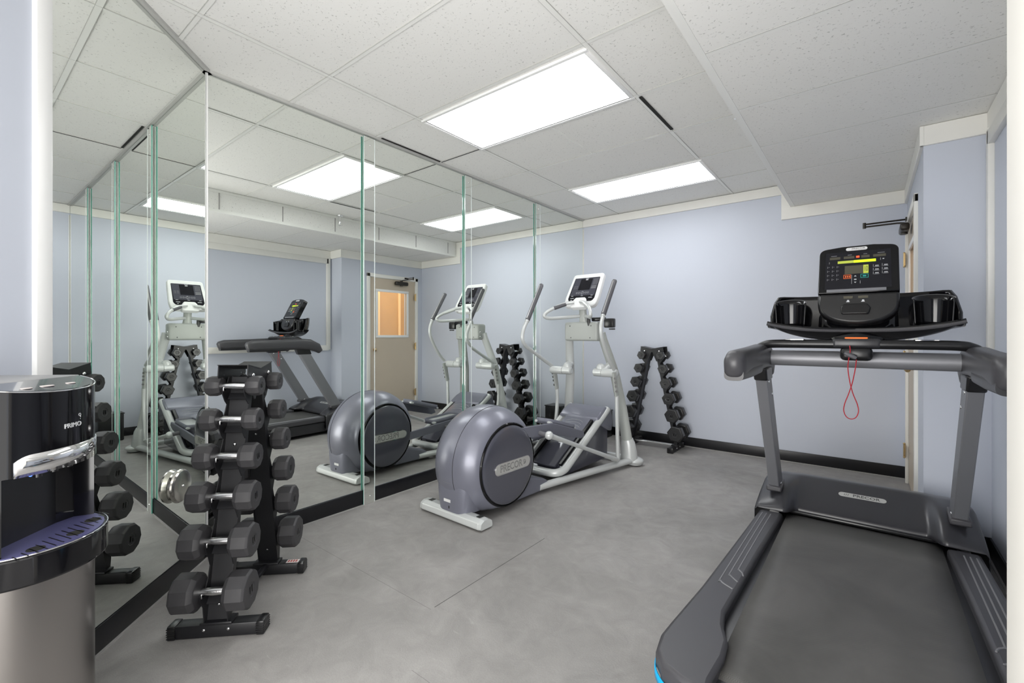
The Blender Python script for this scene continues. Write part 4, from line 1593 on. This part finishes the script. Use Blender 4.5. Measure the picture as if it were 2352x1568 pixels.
    rect_on(c, m2, 0.004, -0.030, 0.040, -0.018, 0.0045, 0.0058)
    c.build('small_window', 'seg', lp)
    for q_ in (-0.033, 0.022):
        c = MB()
        rect_on(c, m2, q_ - 0.004, -0.044, q_ + 0.004, -0.037, 0.0045, 0.0056)
        rect_on(c, m2, q_ - 0.007, -0.047, q_ + 0.006, -0.044, 0.0045, 0.0056)
        c.build('printed_icon', 'mark', lp)
    c = MB()
    pts = round_poly([(-0.058, -0.108), (0.042, -0.108), (0.050, -0.078), (0.036, -0.058), (-0.050, -0.058), (-0.060, -0.075)], 0.010, 4)
    poly_on(c, m2, pts, 0.003, 0.016)
    c.build('media_port', 'black_gloss', lp, bevel=0.004)
    # display graphics, laid out on the head (u right, v up)
    def Q(px, py):
        return (px - 750) * 2.58e-4, (840 - (py + 0.13 * (px - 750))) * HT / 668.0

    def rr_(mb, a, b, z0=0.0004, z1=0.0012):
        u0, v0 = a
        u1, v1 = b
        rect_on(mb, mtx, min(u0, u1), min(v0, v1), max(u0, u1), max(v0, v1), z0, z1)
    c = MB()
    rect_on(c, mtx, -0.124, 0.020, 0.122, 0.228, -0.0002, 0.0004)
    fc = c.build('display_panel', 'screen', hd)
    c = MB()
    rect_on(c, mtx, -0.116, 0.004, 0.104, 0.018, 0.0002, 0.0030)
    c.build('book_ledge', 'tm_grey', hd)
    for (a, b, yc) in ((-0.108, -0.066, 0.196), (-0.053, -0.012, 0.196), (0.014, 0.045, 0.196), (0.058, 0.104, 0.196)):
        c = MB()
        rr_(c, (a, yc - 0.008), (b, yc + 0.006))
        c.build('readout_window', 'seg', fc)
    c = MB()
    rr_(c, (-0.005, 0.191), (0.007, 0.200), 0.0004, 0.002)
    c.build('red_indicator', 'red_led', fc)
    c = MB()
    rr_(c, (-0.076, 0.163), (-0.014, 0.177))
    c.build('profile_bar_dim', 'lime_dim', fc)
    c = MB()
    rr_(c, (-0.014, 0.163), (0.068, 0.177))
    c.build('profile_bar', 'lime', fc)
    c = MB()
    rr_(c, (-0.048, 0.101), (0.022, 0.147))
    c.build('main_display', 'seg', fc)
    c = MB()
    rr_(c, (0.022, 0.101), (0.041, 0.147))
    ld = c.build('lit_digits', 'lime_dim', fc)
    text_mesh('10', 0.040, 'digit_strokes', 'seg', ld, mtx @ Matrix.Translation((0.0315, 0.124, 0.0016)), 0.0003, 0, 0.38)

    def outline_rect(mb, u0, v0, u1, v1, w_=0.0018):
        rr_(mb, (u0, v0), (u1, v0 + w_))
        rr_(mb, (u0, v1 - w_), (u1, v1))
        rr_(mb, (u0, v0), (u0 + w_, v1))
        rr_(mb, (u1 - w_, v0), (u1, v1))
    c = MB()
    outline_rect(c, -0.052, 0.076, -0.024, 0.097)
    for q_ in range(3):
        rr_(c, (-0.046 + q_ * 0.007, 0.082), (-0.042 + q_ * 0.007, 0.091))
    c.build('stop_key', 'orange', fc)
    c = MB()
    outline_rect(c, 0.012, 0.076, 0.041, 0.097)
    rr_(c, (0.020, 0.083), (0.033, 0.090))
    c.build('start_key', 'teal', fc)
    c = MB()
    for row in range(4):
        for col_ in range(3):
            u = -0.116 + col_ * 0.0185
            v = 0.140 - row * 0.0235
            rr_(c, (u, v), (u + 0.0020, v + 0.0105))
            rr_(c, (u + 0.0045, v + 0.005), (u + 0.0085, v + 0.0068))
    rr_(c, (-0.110, 0.165), (-0.108, 0.176))
    c.build('number_keys', 'mark_dim', fc)
    c = MB()
    poly_on(c, mtx, [(-0.012, 0.086), (-0.003, 0.086), (-0.0075, 0.092)], 0.0004, 0.0012)
    poly_on(c, mtx, [(-0.012, 0.056), (-0.003, 0.056), (-0.0075, 0.050)], 0.0004, 0.0012)
    rr_(c, (-0.012, 0.067), (-0.003, 0.072))
    rr_(c, (-0.0215, 0.046), (-0.0205, 0.096))
    rr_(c, (0.0105, 0.046), (0.0115, 0.062))
    for (u, v) in ((0.058, 0.132), (0.058, 0.112), (0.058, 0.092), (0.090, 0.134), (0.090, 0.114), (0.090, 0.094)):
        rr_(c, (u, v), (u + 0.001, v + 0.014))
        rr_(c, (u + 0.007, v + 0.005), (u + 0.020, v + 0.0085))
        rr_(c, (u + 0.004, v), (u + 0.022, v + 0.001))
    rr_(c, (0.084, 0.168), (0.085, 0.180))
    rr_(c, (0.092, 0.172), (0.098, 0.176))
    c.build('key_marks', 'mark', fc)
    for (a, b) in ((-0.103, -0.080), (-0.038, -0.022), (0.022, 0.036), (0.074, 0.100)):
        c = MB()
        rr_(c, (a, 0.208), (b, 0.2105))
        c.build('caption_mark', 'mark_dim', fc)
    c = MB()
    pill(c, mtx @ Matrix.Translation((-0.004, HT - 0.0205, 0.0)), 0.082, 0.0165, 0.003)
    bdg = c.build('head_badge', 'badge_w', hd)
    text_mesh('PRECOR', 0.0125, 'badge_lettering', 'ink', bdg, mtx @ Matrix.Translation((0.003, HT - 0.0205, 0.0034)), 0.0002, 0, 1.1)
    # safety key on its red cord
    y = 1.605
    cd = MB()
    cd.tube([P(2.700, 1.625, 1.135), P(2.702, y + 0.002, 1.110), P(2.697, y, 1.075), P(2.694, y, 1.035), P(2.701, y, 0.975), P(2.712, y, 0.925), P(2.727, y, 0.880), P(2.731, y, 0.848), P(2.722, y, 0.822), P(2.705, y, 0.813),
             P(2.688, y, 0.822), P(2.679, y, 0.848), P(2.683, y, 0.880), P(2.697, y, 0.925), P(2.710, y, 0.975), P(2.720, y, 1.035), P(2.724, y, 1.075)], 0.0020, n=8, sub=6)
    ck_ = cd.build('safety_cord', 'cord', t)
    g = MB()
    g.rings([(P(2.682, 1.595, 1.105), 0.006), (P(2.690, 1.597, 1.099), 0.009), (P(2.716, 1.600, 1.086), 0.0095), (P(2.724, 1.60, 1.081), 0.007)], n=14)
    g.build('safety_clip', 'grip', ck_)
    return t


make_treadmill()


# ================================================================== WATER COOLER
def make_cooler():
    s0 = 1.296
    t = thing('water_cooler', 'black and steel bottom-loading water cooler against the wall at the left edge', 'water cooler', (s0 * R2, -s0 * R2, 0), -PI / 4)
    A_, B_ = 0.155, 0.101
    Y0 = 0.246

    def D(a_, b_, n=40, y0=Y0):
        pts = []
        for i in range(n + 1):
            th = PI * i / n
            pts.append((a_ * math.cos(th), y0 + b_ * math.sin(th)))
        return pts
    c = MB().box((0, 0.135, 0.525), (0.308, 0.222, 1.050), bev=0.004)
    cb_ = c.build('cabinet', 'black_satin', t)
    MB().box((0, 0.135, 1.060), (0.310, 0.222, 0.020), bev=0.004).build('cabinet_lid', 'grey_plastic', cb_)
    lo = MB().prism(D(A_, B_) , 'z', 0.03, 0.600)
    st = lo.build('lower_door', 'steel', t, bevel=0.002)
    MB().prism(D(A_ - 0.004, B_ - 0.006), 'z', 0.0, 0.030).build('plinth', 'black_satin', t)
    # upper body with sloping top
    n = 40
    u = MB()
    bot = [u.bm.verts.new((x, y, 0.600)) for x, y in D(A_, B_)]
    topv = [u.bm.verts.new((x, y, 1.066 - 0.22 * (y - Y0))) for x, y in D(A_, B_)]
    m_ = len(bot)
    u.bm.faces.new(bot[::-1])
    u.bm.faces.new(topv)
    for v_ in bot:
        v_.co.z = 0.852
    for i in range(m_):
        u.bm.faces.new((bot[i], bot[(i + 1) % m_], topv[(i + 1) % m_], topv[i]))
    ub = u.build('upper_body', 'black_gloss', t, bevel=0.001)
    ni = MB()
    full = D(A_, B_)
    rt = [p_ for p_ in full if p_[0] > 0.132]
    lf = [p_ for p_ in full if p_[0] < -0.132]
    mid = [(0.118, Y0 + 0.012), (0.06, Y0 - 0.004), (-0.06, Y0 - 0.004), (-0.118, Y0 + 0.012)]
    ni.prism(rt + mid + lf + [(-A_, Y0 - 0.03), (A_, Y0 - 0.03)], 'z', 0.660, 0.853)
    ni.build('dispensing_niche', 'black_gloss', ub)
    for q_ in (-0.045, 0.0, 0.045):
        MB().cyl((q_, Y0 + 0.055, 0.835), (q_, Y0 + 0.055, 0.853), 0.008, n=14).build('spout', 'black_satin', ub)
    # top control panel and bright rim
    p = MB()
    q = [p.bm.verts.new((x, y, 1.0680 - 0.22 * (y - Y0))) for x, y in D(A_ - 0.006, B_ - 0.006)]
    p.bm.faces.new(q)
    r_ = bmesh.ops.extrude_face_region(p.bm, geom=p.bm.faces[:])
    bmesh.ops.translate(p.bm, vec=(0, 0, -0.002), verts=[v for v in r_['geom'] if isinstance(v, bmesh.types.BMVert)])
    tp = p.build('control_panel', 'cooler_top', ub)
    p = MB()
    p.tube([(x, y, 1.0665 - 0.22 * (y - Y0)) for x, y in D(A_, B_)], 0.0015, n=8, sub=1, smooth=False)
    p.build('chrome_rim', 'chrome', ub)
    for (xx, ra) in ((0.02, 0.018), (-0.05, 0.014), (0.075, 0.014)):
        p = MB()
        p.rings([((xx, Y0 + 0.055, 1.0555), (ra, ra * 0.62)), ((xx, Y0 + 0.055, 1.0575), (ra * 0.9, ra * 0.55))], n=20)
        p.build('dispense_button', 'sticker', tp)
    # chrome band following the curve
    def band(z0f, z1f, th0, th1, off, name, matn, par, thick=0.003):
        b = MB()
        nn = 48
        A, B = [], []
        for i in range(nn + 1):
            q = i / nn
            th = th0 + (th1 - th0) * q
            x, y = (A_ + off) * math.cos(th), Y0 + (B_ + off) * math.sin(th)
            A.append(b.bm.verts.new((x, y, z0f(q))))
            B.append(b.bm.verts.new((x, y, z1f(q))))
        for i in range(nn):
            b.bm.faces.new((A[i], A[i + 1], B[i + 1], B[i]))
        return b.build(name, matn, par, solid=thick, angle=60)
    cap = lambda q: max(0.0, 1 - min(q, 1.0) / 0.10)
    band(lambda q: 0.852, lambda q: 0.902 - 0.014 * cap(q) ** 2, math.acos(0.118 / A_), PI - 0.05, 0.003, 'chrome_band', 'chrome', ub)
    # niche outline (thin bright edge) and glossy backing
    b = MB()
    for th in (math.acos(0.150 / A_), ):
        x, y = (A_ + 0.001) * math.cos(th), Y0 + (B_ + 0.001) * math.sin(th)
        b.tube([(x, y, 0.672), (x, y, 0.850)], 0.0012, n=6, smooth=False)
    b.build('niche_edge', 'black_satin', ub)
    MB().sphere((0.070, Y0 + 0.060, 0.846), 0.0034).build('night_light', 'blue_led', ub)
    # round red and white sticker
    x = 0.098
    th = math.acos(x / A_)
    nx, ny = math.cos(th) / A_, math.sin(th) / B_
    nn_ = Vector((nx, ny, 0)).normalized()
    nn_ = Vector((0.15, 1, 0)).normalized()
    pp = Vector((0.100, Y0 + 0.0080, 0.800))
    s = MB().rings([(pp + nn_ * 0.0003, 0.0135), (pp + nn_ * 0.0012, 0.0135)], n=24)
    sk = s.build('round_sticker', 'sticker', ub)
    s = MB()
    s.box(pp + nn_ * 0.0014, (0.003, 0.002, 0.018), rot=Euler((0, 0.5, math.atan2(nn_.y, nn_.x) - PI / 2)))
    s.box(pp + nn_ * 0.0014 , (0.010, 0.002, 0.006), rot=Euler((0, 0.2, math.atan2(nn_.y, nn_.x) - PI / 2)))
    s.build('sticker_print', 'ink_red', sk)
    # drip tray
    tr_ = MB()
    outl = D(0.160, 0.150, 48, Y0 - 0.005)
    tr_.prism(outl, 'z', 0.600, 0.672)
    ty = tr_.build('tray_surround', 'black_gloss', t, bevel=0.006)
    g = MB().prism(D(0.148, 0.138, 48, Y0 + 0.0), 'z', 0.668, 0.6745)
    gr = g.build('drip_grille', 'tray', ty)
    g = MB()
    for k_ in range(15):
        xx = -0.133 + k_ * 0.019
        half = 0.138 * math.sqrt(max(0, 1 - (xx / 0.148) ** 2))
        if half > 0.03:
            g.box((xx, Y0 + 0.075 + half * 0.12, 0.6748), (0.0022, max(half - 0.085, 0.012) * 1.0 + 0.02, 0.0008), rot=Euler((0, 0, -0.5)))
    g.build('grille_slots', 'black_satin', gr)
    for xx in (-0.085, 0.0, 0.085):
        MB().cyl((xx, Y0 + 0.105 - abs(xx) * 0.25, 0.6740), (xx, Y0 + 0.105 - abs(xx) * 0.25, 0.6752), 0.017).build('grille_hole', 'gap', gr)
    g = MB()
    g.tube([(x, y, 0.6735) for x, y in D(0.1575, 0.1475, 48, Y0 - 0.003)], 0.0016, n=6, sub=1, smooth=False)
    g.build('tray_rim', 'chrome', ty)
    # lettering
    fm = frame((0.002, Y0 + B_ + 0.0002, 0.953), (-1, 0, 0), (0, 0, 1))
    text_mesh('PRIMO', 0.0165, 'lettering', 'mark', ub, fm, 0.0009, 0.0, 1.05)
    g = MB()
    g.tube([Vector((-0.0185, Y0 + B_ + 0.0006, 0.9765)) + Vector((0.0030 * math.cos(a), 0, 0.0034 * math.sin(a))) for a in [q_ * PI / 4 for q_ in range(8)]], 0.0006, n=5, closed=True, sub=2)
    g.tube([(-0.0210, Y0 + B_ + 0.0006, 0.975), (-0.0208, Y0 + B_ + 0.0006, 0.969)], 0.0006, n=5, smooth=False)
    g.tube([(-0.0200, Y0 + B_ + 0.0006, 0.966), (-0.0200, Y0 + B_ + 0.0006, 0.9645)], 0.0006, n=5, smooth=False)
    g.build('drop_logo', 'mark', ub)
    return t


make_cooler()
